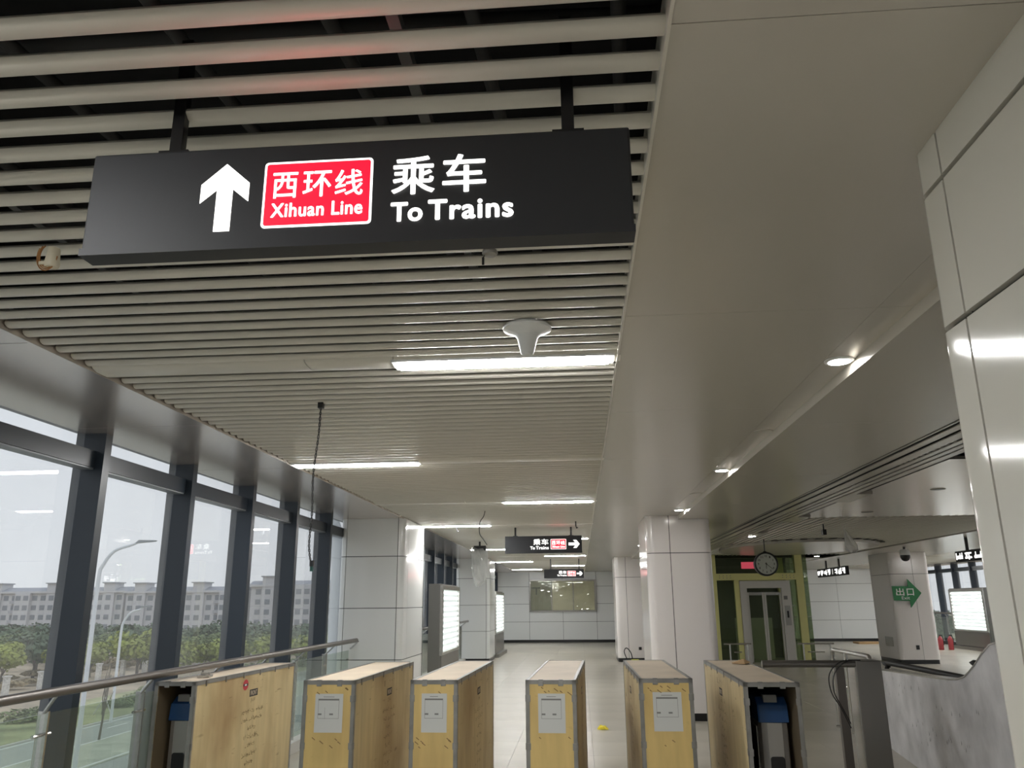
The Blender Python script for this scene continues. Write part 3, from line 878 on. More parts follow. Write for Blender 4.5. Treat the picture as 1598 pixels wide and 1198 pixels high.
# ------------------------------------------------------------------ mushroom antenna, cables, odds and ends at the ceiling
an = root('ceiling_antenna', (-.21, 3.53, CZ-.16), 'white mushroom-shaped antenna under the slat ceiling above the nearest strip light', 'antenna')
MB().lathe([(.0, 0), (.022, .0), (.030, .008), (.042, .055), (.05, .085), (.07, .105), (.112, .122), (.116, .130), (.110, .140), (.0, .142)], (-.21, 3.53, CZ-.137), 40).build('dome', 'white_plastic', an, smooth=True)
def cable(name, pts, r, mat, label, cat, n=6, sub=5):
    P = [Vector(p) for p in pts]; out = []
    for i in range(len(P)-1):
        p0, p1, p2, p3 = P[max(i-1, 0)], P[i], P[i+1], P[min(i+2, len(P)-1)]
        for k in range(sub):
            t = k/sub
            out.append(.5*((2*p1) + (p2-p0)*t + (2*p0-5*p1+4*p2-p3)*t*t + (-p0+3*p1-3*p2+p3)*t**3))
    out.append(P[-1])
    return out
wp = cable('', [(-1.643, 4.9, 2.89), (-1.648, 4.9, 2.685), (-1.671, 4.91, 2.436), (-1.661, 4.9, 2.193), (-1.668, 4.9, 1.995), (-1.644, 4.9, 1.86)], 0, '', '', '')
dw = root('dangling_cable', (-1.643, 4.9, 1.86), 'long twisted black cable dangling from the slat ceiling before the windows', 'cable')
tw1 = []; tw2 = []
fine = []
for i in range(len(wp)-1):
    for k in range(5): fine.append(wp[i].lerp(wp[i+1], k/5))
for i, p in enumerate(fine):
    a = i*.75; tw1.append(p + Vector((math.cos(a), math.sin(a), 0))*.0045); tw2.append(p - Vector((math.cos(a), math.sin(a), 0))*.0045)
MB().tube(tw1, .0032, 5).build('wire', 'black_rubber', dw, smooth=True)
MB().tube(tw2, .0032, 5).build('wire', 'black_rubber', dw, smooth=True)
box('clamp', 'black_plastic', dw, -1.66, -1.625, 4.885, 4.915, 2.868, 2.905)
box('connector', 'teal_plastic', dw, -1.652, -1.634, 4.892, 4.908, 1.835, 1.865)
box('connector_sleeve', 'black_plastic', dw, -1.655, -1.631, 4.89, 4.91, 1.865, 1.90)
w2 = cable('', [(-1.308, 11.3, 2.90), (-1.33, 11.3, 2.82), (-1.381, 11.3, 2.738), (-1.385, 11.3, 2.586), (-1.33, 11.3, 2.50), (-1.28, 11.3, 2.424)], 0, '', '', '')
tag(MB().tube(w2, .006, 6).build('loose_wire', 'black_rubber', None, smooth=True, loc=(-1.31, 11.3, 2.42)), 'short loose black wire hanging by the fourth strip light', 'cable')
# black hooks over the far lamps
for k, (hx, hy, lab) in enumerate(((-2.02, 13.35, 'small black hook hanging before the fourth strip light'), (-.03, 13.0, 'small black hook hanging above the larger corridor sign'))):
    h = MB().tube([(hx, hy, 2.90), (hx, hy, 2.83), (hx+.01, hy, 2.79), (hx+.03, hy, 2.80)], .012, 6).build('hook', 'black_plastic', None, smooth=True, loc=(hx, hy, 2.78)); tag(h, lab, 'hook')
# beige junction with wires left of the big sign
jb = root('cable_junction', (-1.83, 2.45, 2.79), 'beige cable junction with brown wire loops beside the big sign', 'junction box')
MB().lathe([(.0, 0), (.022, .003), (.026, .012), (.022, .05), (.020, .075), (.0, .078)], (-1.825, 2.45, 2.79), 12).build('body', 'beige_plastic', jb, smooth=True)
box('flange', 'beige_plastic', jb, -1.865, -1.83, 2.435, 2.465, 2.80, 2.812)
for k in range(3):
    a = .035 + .006*k
    MB().tube([(-1.84 + a*math.cos(t)*.8, 2.44, 2.835 + a*math.sin(t)*1.2) for t in [2.0 + k*.3 + j*.3 for j in range(13)]], .0025, 5).build('wire', 'copper', jb, smooth=True)
sd = root('smoke_detector', (-.272, 2.45, 2.76), 'small round metal detector with loose leads just under the big sign', 'detector')
MB().lathe([(.0, 0), (.024, .002), (.027, .010), (.024, .018), (.0, .02)], (-.268, 2.45, 2.768), 20).build('disc', 'zinc', sd, smooth=True)
MB().tube([(-.268, 2.45, 2.786), (-.30, 2.45, 2.80), (-.32, 2.45, 2.83), (-.325, 2.45, 2.9)], .003, 5).build('lead', 'copper', sd, smooth=True)
box('tag', 'black_plastic', sd, -.295, -.287, 2.448, 2.452, 2.735, 2.762)
MB().tube([(-.291, 2.45, 2.76), (-.285, 2.45, 2.775)], .002, 5).build('lead', 'black_rubber', sd)
# plastic-wrapped device
bgr = root('wrapped_speaker', (-2.08, 17.0, 1.95), 'ceiling device wrapped in clear plastic bag, hanging before the far column', 'plastic bag')
box('device', 'joint_dark', bgr, -2.20, -1.95, 16.93, 17.07, 2.70, 2.80)
MB().tube([(-2.08, 17, 2.8), (-2.08, 17, CZ)], .02, 8).build('stem', 'black_plastic', bgr)
rs = random.Random(11)
mb = MB(); prof = [(.155, 2.76), (.175, 2.6), (.17, 2.4), (.165, 2.2), (.13, 2.08), (.06, 2.0), (.004, 1.95)]
for j, (rr, zz) in enumerate(prof):
    for k in range(14):
        a = 2*math.pi*k/14; q = rr*(1 + rs.uniform(-.16, .16))
        mb.v.append((-2.08 + q*math.cos(a) + (.05 if j > 4 else 0)*(-1), 17 + q*.6*math.sin(a), zz + rs.uniform(-.02, .02)))
for j in range(len(prof)-1):
    for k in range(14): mb.f.append((j*14+k, j*14+(k+1) % 14, (j+1)*14+(k+1) % 14, (j+1)*14+k))
mb.build('bag', 'bag_film', bgr)

# ------------------------------------------------------------------ lift
LF = 23.2
lift = root('lift_shaft', (5.05, LF+1.2, 0), 'glazed lift shaft with yellow-green steel frame and steel doors', 'lift')
LX0, LX1 = 3.72, 6.32; LT = CZ
box('back_wall', 'lift_dark', lift, LX0, LX1, LF+2.3, LF+2.4, 0, LT)
box('inner_panel', 'lift_dark', lift, LX0+.05, 4.40, LF+.9, LF+.93, 0, 2.2)
for xx, w_ in ((LX0, .10), (5.99, .20)):
    box('post', 'lift_yellow', lift, xx, xx+w_, LF, LF+.18, 0, LT)
    box('post', 'lift_yellow', lift, xx, xx+w_, LF+2.15, LF+2.3, 0, LT)
box('post', 'lift_yellow', lift, 4.30, 4.43, LF, LF+.14, 0, 2.19)
box('post', 'lift_yellow', lift, 5.70, 5.77, LF+.02, LF+.1, 1.8, 2.19)
box('beam', 'lift_yellow', lift, LX0+.02, 6.10, LF-.03, LF+.14, 2.19, 2.37)
box('beam_plate', 'lift_yellow', lift, 5.55, 6.08, LF-.04, LF-.03, 2.21, 2.35)
for k in range(8): MB().lathe([(.012, -.012), (.012, 0)], (5.62 + .1*(k % 4), LF-.04, 2.25 + .06*(k//4)), 8, 'y').build('bolt', 'steel_dark', lift)
for k in range(8): MB().lathe([(.012, -.012), (.012, 0)], (3.90 + .1*(k % 4), LF-.03, 2.25 + .06*(k//4)), 8, 'y').build('bolt', 'steel_dark', lift)
box('beam', 'lift_yellow', lift, LX0, LX1, LF+2.15, LF+2.3, 2.19, 2.37)
box('door_head', 'lift_steel', lift, 4.44, 5.80, LF-.02, LF+.08, 1.97, 2.17)
box('jamb', 'lift_steel', lift, 4.44, 4.62, LF-.03, LF+.10, 0, 1.99)
jr = box('jamb', 'lift_steel', lift, 5.56, 5.80, LF-.03, LF+.10, 0, 1.99)
cp = box('call_panel', 'machine_steel', jr, 5.60, 5.75, LF-.036, LF-.03, .98, 1.50)
box('call_display', 'black_plastic', cp, 5.65, 5.70, LF-.042, LF-.036, 1.18, 1.36)
box('notice_plate', 'ink_grey', jr, 5.60, 5.70, LF-.036, LF-.03, 1.66, 1.76)
for a, b in ((4.63, 5.085), (5.095, 5.55)):
    d = box('lift_door', 'lift_glass', lift, a+.05, b-.05, LF+.06, LF+.07, .02, 1.80)
    for c, e in ((a, a+.05), (b-.05, b)): box('door_stile', 'lift_steel', d, c, e, LF+.05, LF+.08, .02, 1.86)
    box('door_rail', 'steel', d, a+.05, b-.05, LF+.05, LF+.08, 1.78, 1.86)
box('car_wall', 'lift_steel', lift, 4.5, 5.6, LF+1.6, LF+1.64, .0, 1.15)
box('car_wall', 'lift_dark', lift, 4.5, 5.6, LF+1.62, LF+1.66, 1.15, 2.2)
for a, b, z0, z1 in ((LX0+.1, 4.30, 0, 2.19), (5.80, 5.99, 0, 2.19), (6.19, LX1, 0, LT), (LX0+.1, 5.99, 2.37, LT)):
    box('glass_panel', 'lift_glass', lift, a+.005, b-.005, LF+.03, LF+.045, z0, z1)
box('glass_panel', 'lift_glass', lift, LX1-.012, LX1, LF+.05, LF+2.3, 0, LT)
box('glass_panel', 'lift_glass', lift, LX0, LX0+.012, LF+.2, LF+2.15, 0, LT)
for zz in (1.2, 1.5):
    for xx in (5.86, 6.26):
        MB().tube([(xx-.05, LF+.01, zz), (xx+.05, LF+.01, zz)], .012, 8).build('spider_fitting', 'steel_dark', lift)
box('display', 'display_red', lift, 4.53, 4.90, LF+.0, LF+.02, 2.50, 2.68)
for x0, x1 in ((5.62, 6.55), (3.74, 4.44)):
    rl = root('guard_rail', ((x0+x1)/2, LF-.9, 0), 'low steel guard rail before the lift glass, %s of the doors' % ('right' if x0 > 5 else 'left'), 'railing', 'lift guard rails')
    for zz, a, b in ((.545, x0, x1), (.34, x0+.25, x1-.25)):
        MB().tube([(a, LF-.9, zz), (b, LF-.9, zz)], .022 if zz > .5 else .016, 10).build('bar', 'steel', rl, smooth=True)
    for xx in (x0+.15, x1-.1): MB().tube([(xx, LF-.9, 0), (xx, LF-.9, .54)], .02, 10).build('leg', 'steel', rl, smooth=True)

# ------------------------------------------------------------------ clock
ck = root('wall_clock', (3.925, 17.5, 2.12), 'round black-rimmed clock hanging from the ceiling before the lift', 'clock')
cx, cy, cz, cr = 3.925, 17.5, 2.378, .245
MB().lathe([(cr-.035, -.05), (cr-.03, -.065), (cr, -.06), (cr+.003, 0), (cr, .06), (cr-.03, .065), (0, .06)], (cx, cy, cz), 48, 'y').build('rim', 'black_plastic', ck, smooth=True)
circ = lambda r_: [(cx + r_*math.cos(2*math.pi*k/48), cz + r_*math.sin(2*math.pi*k/48)) for k in range(48)]
fc = MB().prism(circ(cr-.032), 'y', cy-.054, cy-.051).build('face', 'clock_face', ck)
MB().prism(circ(cr-.032), 'y', cy-.0675, cy-.066).build('cover_glass', 'case_glass', ck)
for k in range(1, 13):
    a = R(90-30*k); rr = cr*.66
    s_ = .022
    text(str(k), 'ink', fc, cx+rr*math.cos(a)-s_*(.6 if k < 10 else 1), cx+rr*math.cos(a)+s_*(.6 if k < 10 else 1), cz+rr*math.sin(a)-s_, cz+rr*math.sin(a)+s_, cy-.0548, weight=.02)
def hand(ang, ln, w, nm):
    a = R(90-ang); d = Vector((math.cos(a), math.sin(a))); p = Vector((-d.y, d.x))*w
    q = [d*(-.03)+p, d*(-.03)-p, d*ln-p*.6, d*ln+p*.6]
    MB().prism([(cx+v.x, cz+v.y) for v in q], 'y', cy-.059, cy-.057).build(nm, 'ink', ck)
hand(184, .10, .008, 'hour_hand'); hand(130, .175, .006, 'minute_hand')
MB().lathe([(0, -.062), (.014, -.062), (.014, -.054)], (cx, cy, cz), 16, 'y').build('boss', 'ink', ck)
MB().tube([(cx, cy, cz+cr), (cx, cy, CZ)], .012, 8).build('stem', 'black_plastic', ck)
MB().lathe([(.05, 0), (.03, .03)], (cx, cy, cz+cr-.01), 16).build('bracket', 'black_plastic', ck)

# ------------------------------------------------------------------ exit arrow on the column
ex = root('exit_sign', (8.72, 22.72, 1.42), 'green arrow-shaped exit sign with white characters on the far column', 'sign')
arr = [(8.348, 1.985), (8.765, 1.975), (8.765, 2.165), (9.085, 1.80), (8.775, 1.425), (8.775, 1.60), (8.36, 1.61)]
MB().prism(arr, 'y', 22.70, 22.74).build('arrow_plate', 'exit_green', ex)
text('出', 'white_print', ex, 8.43, 8.64, 1.735, 1.93, 22.697, weight=.012)
text('口', 'white_print', ex, 8.71, 8.89, 1.735, 1.915, 22.697, weight=.012)
text('Exit', 'white_print', ex, 8.56, 8.77, 1.635, 1.715, 22.697)
box('bracket', 'white_plastic', ex, 8.6, 8.8, 22.74, 22.80, 1.7, 1.8)
# dome camera by it
pz = root('dome_camera', (7.93, 20.5, 2.54), 'white-topped black dome camera hanging near the exit column', 'camera')
MB().tube([(7.94, 20.5, 2.75), (7.94, 20.5, CZ-.02)], .03, 10).build('stem', 'black_plastic', pz)
MB().lathe([(.04, .11), (.09, .10), (.118, .05), (.122, -.03), (.0, -.031)], (7.94, 20.5, 2.71), 24).build('housing', 'white_plastic', pz, smooth=True)
MB().lathe([(.112, -.032), (.110, -.09), (.085, -.145), (.04, -.175), (0, -.18)], (7.94, 20.5, 2.71), 24).build('dome', 'black_plastic', pz, smooth=True)

# two black boards lettered in white, hung lengthways
def side_sign(xf, y0, y1, z0, z1, label, seed):
    s = root('overhead_sign', (xf+.05, (y0+y1)/2, z0), label, 'sign', 'lengthways black signs')
    box('case', 'sign_black', s, xf, xf+.1, y0, y1, z0, z1, bevel=.01)
    for f in (.25, .7):
        yy = y0 + (y1-y0)*f
        box('hanger', 'black_plastic', s, xf+.03, xf+.07, yy-.03, yy+.03, z1, CZ)
    rs = random.Random(seed); mb = MB()
    H = z1-z0
    n = max(3, int((y1-y0)/.36))
    for i in range(n):
        if n > 5 and i == n//2:
            ya = y1 - (y1-y0)*(i+.5)/n
            mb.box(xf-.004, xf-.002, ya-.01, ya+.01, z0+H*.2, z1-H*.2); continue
        ya = y1 - (y1-y0)*(i+.15)/n; yb = y1 - (y1-y0)*(i+.85)/n
        for _ in range(4):
            t = rs.uniform(0, 1); yy = ya + (yb-ya)*t
            mb.box(xf-.004, xf-.002, yy-.016, yy+.016, z0+H*rs.uniform(.15, .3), z0+H*rs.uniform(.6, .85))
        for _ in range(3):
            zz = z0 + H*rs.uniform(.2, .8)
            mb.box(xf-.004, xf-.002, min(ya, yb), max(ya, yb), zz-.014, zz+.014)
    mb.build('glyphs', 'sign_white', s)['kind'] = 'stuff'
    return s
side_sign(8.0, 25.25, 28.2, 2.365, 2.63, 'black sign with blurred white characters hanging right of the lift', 3)
side_sign(8.0, 16.4, 18.0, 2.385, 2.61, 'black sign with blurred white characters half hidden by the near column', 5)
hc = cable('', [(7.6, 15.5, CZ-.02), (7.58, 15.5, 2.75), (7.66, 15.5, 2.55), (7.72, 15.5, 2.40)], 0, '', '', '')
tag(MB().tube(hc, .014, 6).build('hanging_cable', 'black_rubber', None, smooth=True, loc=(7.6, 15.5, 2.4)), 'thick black cable hanging at the near column edge before a black sign', 'cable')
# plastic bag over a bracket in the middle bay
pbg = root('wrapped_bracket', (4.75, 14.8, 2.45), 'white plastic bag wrapped round a bracket under the middle bay slats', 'plastic bag')
rs = random.Random(21); mb = MB()
prof = [(.02, 2.83), (.05, 2.72), (.10, 2.55), (.12, 2.47), (.05, 2.42)]
for rr, zz in prof:
    for k in range(10):
        a = 2*math.pi*k/10; q = rr*(1+rs.uniform(-.25, .25)); mb.v.append((4.75 + (2.86-zz)*.25 + q*math.cos(a), 14.8 + q*math.sin(a)*.7, zz+.02))
for j in range(len(prof)-1):
    for k in range(10): mb.f.append((j*10+k, j*10+(k+1) % 10, (j+1)*10+(k+1) % 10, (j+1)*10+k))
mb.build('bag', 'bag_film', pbg)
MB().tube([(4.74, 14.8, 2.84), (4.70, 14.7, 2.875)], .006, 6).build('tie', 'white_plastic', pbg)
cb = root('black_bracket', (4.15, 14.0, 2.72), 'small black camera bracket under the middle bay slats beside the wrapped one', 'bracket')
MB().tube([(4.15, 14, 2.90), (4.15, 14, 2.78)], .012, 6).build('stem', 'black_plastic', cb); box('head', 'black_plastic', cb, 4.12, 4.18, 13.95, 14.05, 2.70, 2.79)

# ------------------------------------------------------------------ barrier beyond the rightmost crate
bp = root('end_barrier', (2.74, 8.45, 0), 'grey steel end post with a horizontal rail running to the rightmost crate', 'barrier')
MB().box(2.62, 2.86, 8.3, 8.55, 0, 1.075).build('post', 'steel_dark', bp, bevel=.008)
box('post_side', 'steel', bp, 2.612, 2.62, 8.31, 8.54, .01, 1.06)
MB().tube([(1.745, 8.33, 1.045), (2.62, 8.33, 1.045)], .034, 16).build('rail', 'steel_dark', bp, smooth=True)
box('side_post', 'rail_bronze', bp, 2.47, 2.55, 8.44, 8.50, 0, 1.0)
box('slot', 'black_plastic', bp, 2.858, 2.865, 8.33, 8.40, .30, .56)
for k, dx in enumerate((0, .045)):
    MB().tube([Vector(p) for p in cable('', [(2.66, 8.28, 1.08), (2.52-dx, 8.26, 1.07), (2.40-dx, 8.26, .96), (2.38-dx*.6, 8.26, .80), (2.44-dx*.3, 8.26, .66), (2.50, 8.26, .52-.04*k)], 0, '', '', '')], .0055, 6).build('cable', 'black_rubber', bp, smooth=True)
gr = root('tube_guardrail', (3.42, 11.0, 0), 'bright bent steel tube guard rail behind the end post', 'railing')
def fillet(y, z, r_, a0, a1): return [(3.42, y + r_*math.cos(R(a0+(a1-a0)*k/6)), z + r_*math.sin(R(a0+(a1-a0)*k/6))) for k in range(7)]
MB().tube([(3.42, 11.76, 0)] + fillet(11.68, .905, .08, 0, 90) + fillet(10.36, .905, .08, 90, 180) + [(3.42, 10.28, 0)], .028, 12).build('frame_tube', 'steel', gr, smooth=True)
MB().tube([(3.42, 11.2, 0), (3.42, 11.2, .98)], .026, 12).build('post', 'steel', gr, smooth=True)
for zz in (.80, .55):
    MB().tube([(3.42, 11.76, zz), (3.42, 10.28, zz)], .012, 8).build('bar', 'steel', gr, smooth=True)
MB().lathe([(.05, 0), (.05, .02), (.03, .03)], (3.42, 11.76, 0), 16).build('foot', 'steel', gr)
# stair parapet with a swept top
def planx(y): return 3.5 - .13*(10.2-y)
prof = [(10.30, .835), (9.4, .875), (8.41, .918), (7.6, .96), (7.33, .985), (7.15, 1.02), (7.0, 1.072), (6.865, 1.126), (6.65, 1.225), (6.44, 1.305), (6.1, 1.36), (5.0, 1.40), (3.6, 1.40)]
mb = MB(); n = len(prof)
for s_, off in ((0, 0), (1, .16)):
    for y, z in prof: mb.v.append((planx(y)+off, y, z))
    for y, z in prof: mb.v.append((planx(y)+off, y, 0.0))
for i in range(n-1):
    mb.f += [(i, i+1, n+i+1, n+i), (2*n+i, 3*n+i, 3*n+i+1, 2*n+i+1), (i, 2*n+i, 2*n+i+1, i+1)]
mb.f += [(0, n, 3*n, 2*n), (n-1, 3*n-1, 4*n-1, 2*n-1)]
pa = root('stair_parapet', (3.3, 8.0, 0), 'dusty grey metal stair parapet with a top sweeping up towards the near column', 'parapet')
mb.build('cladding', 'steel_film', pa)
mb = MB()
for i in range(n-1):
    (y, z), (y2, z2) = prof[i], prof[i+1]
    mb.add([(planx(y)-.006, y, z), (planx(y)+.17, y, z), (planx(y2)+.17, y2, z2), (planx(y2)-.006, y2, z2),
            (planx(y)-.006, y, z+.012), (planx(y)+.17, y, z+.012), (planx(y2)+.17, y2, z2+.012), (planx(y2)-.006, y2, z2+.012)],
           [(0, 1, 2, 3), (7, 6, 5, 4), (0, 4, 5, 1), (3, 2, 6, 7), (0, 3, 7, 4), (1, 5, 6, 2)])
mb.build('coping', 'steel', pa)
rs = random.Random(5); mb = MB()
for _ in range(46):
    y = rs.uniform(6.9, 10.1); z = rs.choice([rs.uniform(.62, .82), rs.uniform(.35, .48), rs.uniform(.1, .8)])
    l = rs.uniform(.015, .045); q = planx(y)-.002
    mb.add([(q, y, z), (q+.13*l, y+l*.6, z-l*.5), (q+.13*l, y+l*.5, z+l)], [(0, 1, 2)])
mb.build('film_flakes', 'film_flake', pa)['kind'] = 'stuff'
# escalator balustrade behind
for k, (xx, lab) in enumerate(((4.3, 'escalator balustrade with black rubber handrail behind the stair parapet, nearer side'), (5.5, 'escalator balustrade with black rubber handrail behind the stair parapet, farther side'))):
    es = root('escalator_balustrade', (xx, 9.0, 0), lab, 'escalator', 'escalator balustrades')
    MB().tube(cable('', [(xx, 5.0, .74), (xx, 8.0, .77), (xx, 12.0, .78), (xx, 12.22, .74), (xx, 12.30, .62), (xx, 12.22, .50), (xx, 12.0, .46)], 0, '', '', '', sub=5), .036, 10).build('handrail', 'black_rubber', es, smooth=True)
    box('balustrade_panel', 'steel', es, xx-.012, xx+.012, 5.0, 12.15, .20, .72)
    box('deck', 'steel', es, xx-.10, xx+.10, 4.8, 12.4, 0, .22)
# floor bits
def rag(name, cx, cy, s, mat, label, cat, seed, h=.05):
    rs = random.Random(seed); mb = MB(); n = 5
    for j in range(n+1):
        for i in range(n+1):
            edge = (i in (0, n) or j in (0, n))
            mb.v.append((cx + s*(i/n-.5) + rs.uniform(-.1, .1)*s, cy + s*(j/n-.5) + rs.uniform(-.1, .1)*s, .004 if edge else rs.uniform(.01, h)))
    for j in range(n):
        for i in range(n): a = j*(n+1)+i; mb.f.append((a, a+1, a+n+2, a+n+1))
    o = mb.build(name, mat, None, loc=(cx, cy, 0)); tag(o, label, cat); return o
rag('cloth', .25, 11.5, .14, 'yellow_cloth', 'crumpled yellow rag on the floor between the middle crates', 'rag', 3)
tl = root('power_tool', (1.43, 23.3, 0), 'yellow-green tool with a black cable loop at the foot of the far white column', 'tool')
box('body', 'hi_vis', tl, 1.36, 1.58, 23.25, 23.36, .0, .10, bevel=.02); box('grip', 'black_plastic', tl, 1.25, 1.37, 23.27, 23.34, .02, .09, bevel=.015)
MB().tube(cable('', [(1.27, 23.3, .06), (1.18, 23.3, .30), (1.25, 23.32, .40), (1.36, 23.3, .28), (1.40, 23.3, .10)], 0, '', '', ''), .014, 6).build('cable', 'black_rubber', tl, smooth=True)
fb = MB().box(10.6, 11.5, 32.9, 33.6, 0, .07).build('flat_carton', 'cardboard', None, loc=(11.05, 33.2, 0)); tag(fb, 'flat brown carton lying by the far right wall', 'carton')
for k, (xx, lab) in enumerate(((12.0, 'red fire extinguisher by the far right windows, left of the pair'), (12.32, 'red fire extinguisher by the far right windows, right of the pair'))):
    fe = root('fire_extinguisher', (xx, 29.0, 0), lab, 'fire extinguisher', 'fire extinguishers')
    MB().lathe([(.075, 0), (.082, .02), (.082, .33), (.06, .39), (.025, .42), (.02, .45)], (xx, 29, 0), 20).build('cylinder', 'red_paint', fe, smooth=True)
    MB().tube([(xx, 29, .45), (xx+.07, 29, .48), (xx+.10, 29, .35), (xx+.095, 29, .15)], .012, 6).build('hose', 'black_rubber', fe, smooth=True)
    box('valve', 'black_plastic', fe, xx-.03, xx+.07, 28.985, 29.015, .45, .48)

# ------------------------------------------------------------------ outside
G = -8.0
def outdoor(o): return struct(o)
outdoor(box('ground', 'earth', None, -600, 600, -60, 600, G-.4, G-.10))
outdoor(box('road', 'asphalt', None, -41.0, -35.8, -60, 420, G-.1, G))
outdoor(box('service_road', 'asphalt', None, -30.6, -6, -60, 420, G-.1, G))
outdoor(box('median_strip', 'median', None, -35.8, -30.6, -60, 420, G-.1, G+.05))
outdoor(box('verge', 'grass_verge', None, -52.0, -41.3, -60, 420, G-.1, G+.15))
outdoor(box('kerb_strip', 'kerb', None, -41.3, -41.0, -60, 420, G-.1, G+.12))
outdoor(box('under_hall', 'stucco_dark', None, XW, XE, Y0, YB, G-.1, -.30))
for x in (-40.7, -36.05, -30.9):
    tag(box('edge_line', 'road_paint', None, x-.1, x+.1, -20, 300, G-.02, G+.012 if x < -33 and x > -36.5 else (G+.06 if x > -33 else G+.012)), 'white edge line painted on the road, ' + {-40.7: 'far side below the trees', -36.05: 'along the median', -30.9: 'nearest the station'}[x], 'road line', 'road edge lines')
k = 0
y = 40
while y < 130:
    tag(box('lane_dash', 'road_paint', None, -38.9, -38.7, y, y+3, G-.02, G+.012), 'short white lane dash on the road below the windows, %s from the viewer' % ords[k], 'road line', 'white lane dashes'); y += 9; k += 1
def street_lamp(x, y, ztop, arm, label):
    l = root('street_lamp', (x, y, G), label, 'street lamp', 'street lamps')
    H = ztop
    pts = cable('', [(x, y, G), (x, y, (G+H)/2), (x, y, H-2.0), (x+.15, y, H-1.2), (x+.7, y, H-.45), (x+1.6, y, H-.15), (x+arm, y, H)], 0, '', '', '', sub=4)
    rr = [.13 - .07*i/(len(pts)-1) for i in range(len(pts))]
    MB().tube(pts, rr, 10).build('pole', 'lamp_white', l, smooth=True)
    MB().prism([(x+arm-.1, H-.05), (x+arm+.9, H+.03), (x+arm+1.0, H+.09), (x+arm+.1, H+.12)], 'y', y-.16, y+.16).build('lantern', 'mullion_light', l)
    return l
street_lamp(-25.8, 42, 4.95, 2.0, 'tall white street lamp outside, the nearer one crossing the window')
street_lamp(-40.3, 70, 1.5, 1.6, 'white street lamp outside, the farther and smaller one')
street_lamp(-41.6, 190, 2.4, 1.6, 'tiny white street lamp far down the road')
# white downpipe outside the glass near the column
tag(MB().tube([(-4.4, 14.7, G), (-4.4, 14.7, 2.3), (-4.45, 14.7, 2.7), (-4.7, 14.7, 3.4)], .15, 20).build('white_pipe', 'lamp_white', None, smooth=True, loc=(-4.4, 14.7, G)), 'white round pipe standing outside the glass by the first column', 'pipe')
# fence posts
for k in range(22):
    yy = 74 + 6.05*k
    xx = -61.8 - .035*(yy-86)
    tag(MB().box(xx-.26, xx+.26, yy-.26, yy+.26, G, G+2.3).box(xx-.34, xx+.34, yy-.34, yy+.34, G+2.3, G+2.45).build('fence_post', 'concrete_white', None, loc=(xx, yy, G)), 'white concrete fence post on the bank beyond the road, %s from the viewer' % ords[k], 'fence post', 'row of white fence posts')

def leaf_mesh(name, mat, seed, n, rx, rz, leaf):
    rs = random.Random(seed); mb = MB()
    blobs = [(rs.uniform(-.6, .6)*rx, rs.uniform(-.6, .6)*rx, rs.uniform(-.35, .55)*rz, rs.uniform(.35, .6)) for _ in range(11)]
    for _ in range(n):
        b = rs.choice(blobs)
        d = Vector((rs.gauss(0, 1), rs.gauss(0, 1), rs.gauss(0, 1))).normalized()
        s = rs.uniform(.7, 1.0)
        p = Vector((b[0] + d.x*rx*b[3]*s, b[1] + d.y*rx*b[3]*s, b[2] + d.z*rz*b[3]*s))
        a = Vector((rs.gauss(0, 1), rs.gauss(0, 1), rs.gauss(0, .6))).normalized()*leaf*rs.uniform(.6, 1.2)
        c = a.cross(d + Vector((.1, .2, .3))).normalized()*leaf*.7
        mb.add([p-a-c*.3, p+c, p+a-c*.2, p-c], [(0, 1, 2, 3)])
    me = bpy.data.meshes.new(name); me.from_pydata(mb.v, [], mb.f); me.materials.append(MATS[mat])
    return me
crowns = {
    'dark': [leaf_mesh('crown', 'leaf_dark', 1, 1500, 4.2, 3.4, .42), leaf_mesh('crown', 'leaf_dark', 2, 1500, 4.6, 3.2, .42)],
    'lime': [leaf_mesh('crown', 'leaf_lime', 3, 1300, 3.6, 2.6, .38)],
    'mid': [leaf_mesh('crown', 'leaf_mid', 4, 1400, 4.0, 3.0, .40)],
    'dry': [leaf_mesh('crown', 'leaf_dry', 6, 900, 2.2, 1.3, .28)],
}
trunk = MB().tube([(0, 0, 0), (.1, .05, 1.5), (.0, .1, 2.6)], [.22, .17, .13], 7).tube([(0, .05, 1.9), (.9, .3, 3.6)], [.12, .05], 6).tube([(0, .05, 1.7), (-.9, -.2, 3.5)], [.12, .05], 6).build('trunk_source', 'bark', None)
trunk_me = trunk.data; bpy.data.objects.remove(trunk)
rs = random.Random(12)
tcount = {}
def tree(x, y, s, kind, label, zs=1.0, zc=3.9, group='trees beyond the road', base=G-.1):
    t = root('tree', (x, y, base), label, 'tree', group, rz=rs.uniform(0, 6.28), local=True)
    t.scale = (s, s, s*zs)
    me = rs.choice(crowns[kind])
    c = bpy.data.objects.new('crown', me); C.objects.link(c); c.parent = t; c.location = (0, 0, zc)
    q = bpy.data.objects.new('trunk', trunk_me); C.objects.link(q); q.parent = t
    return t
trees_spec = []
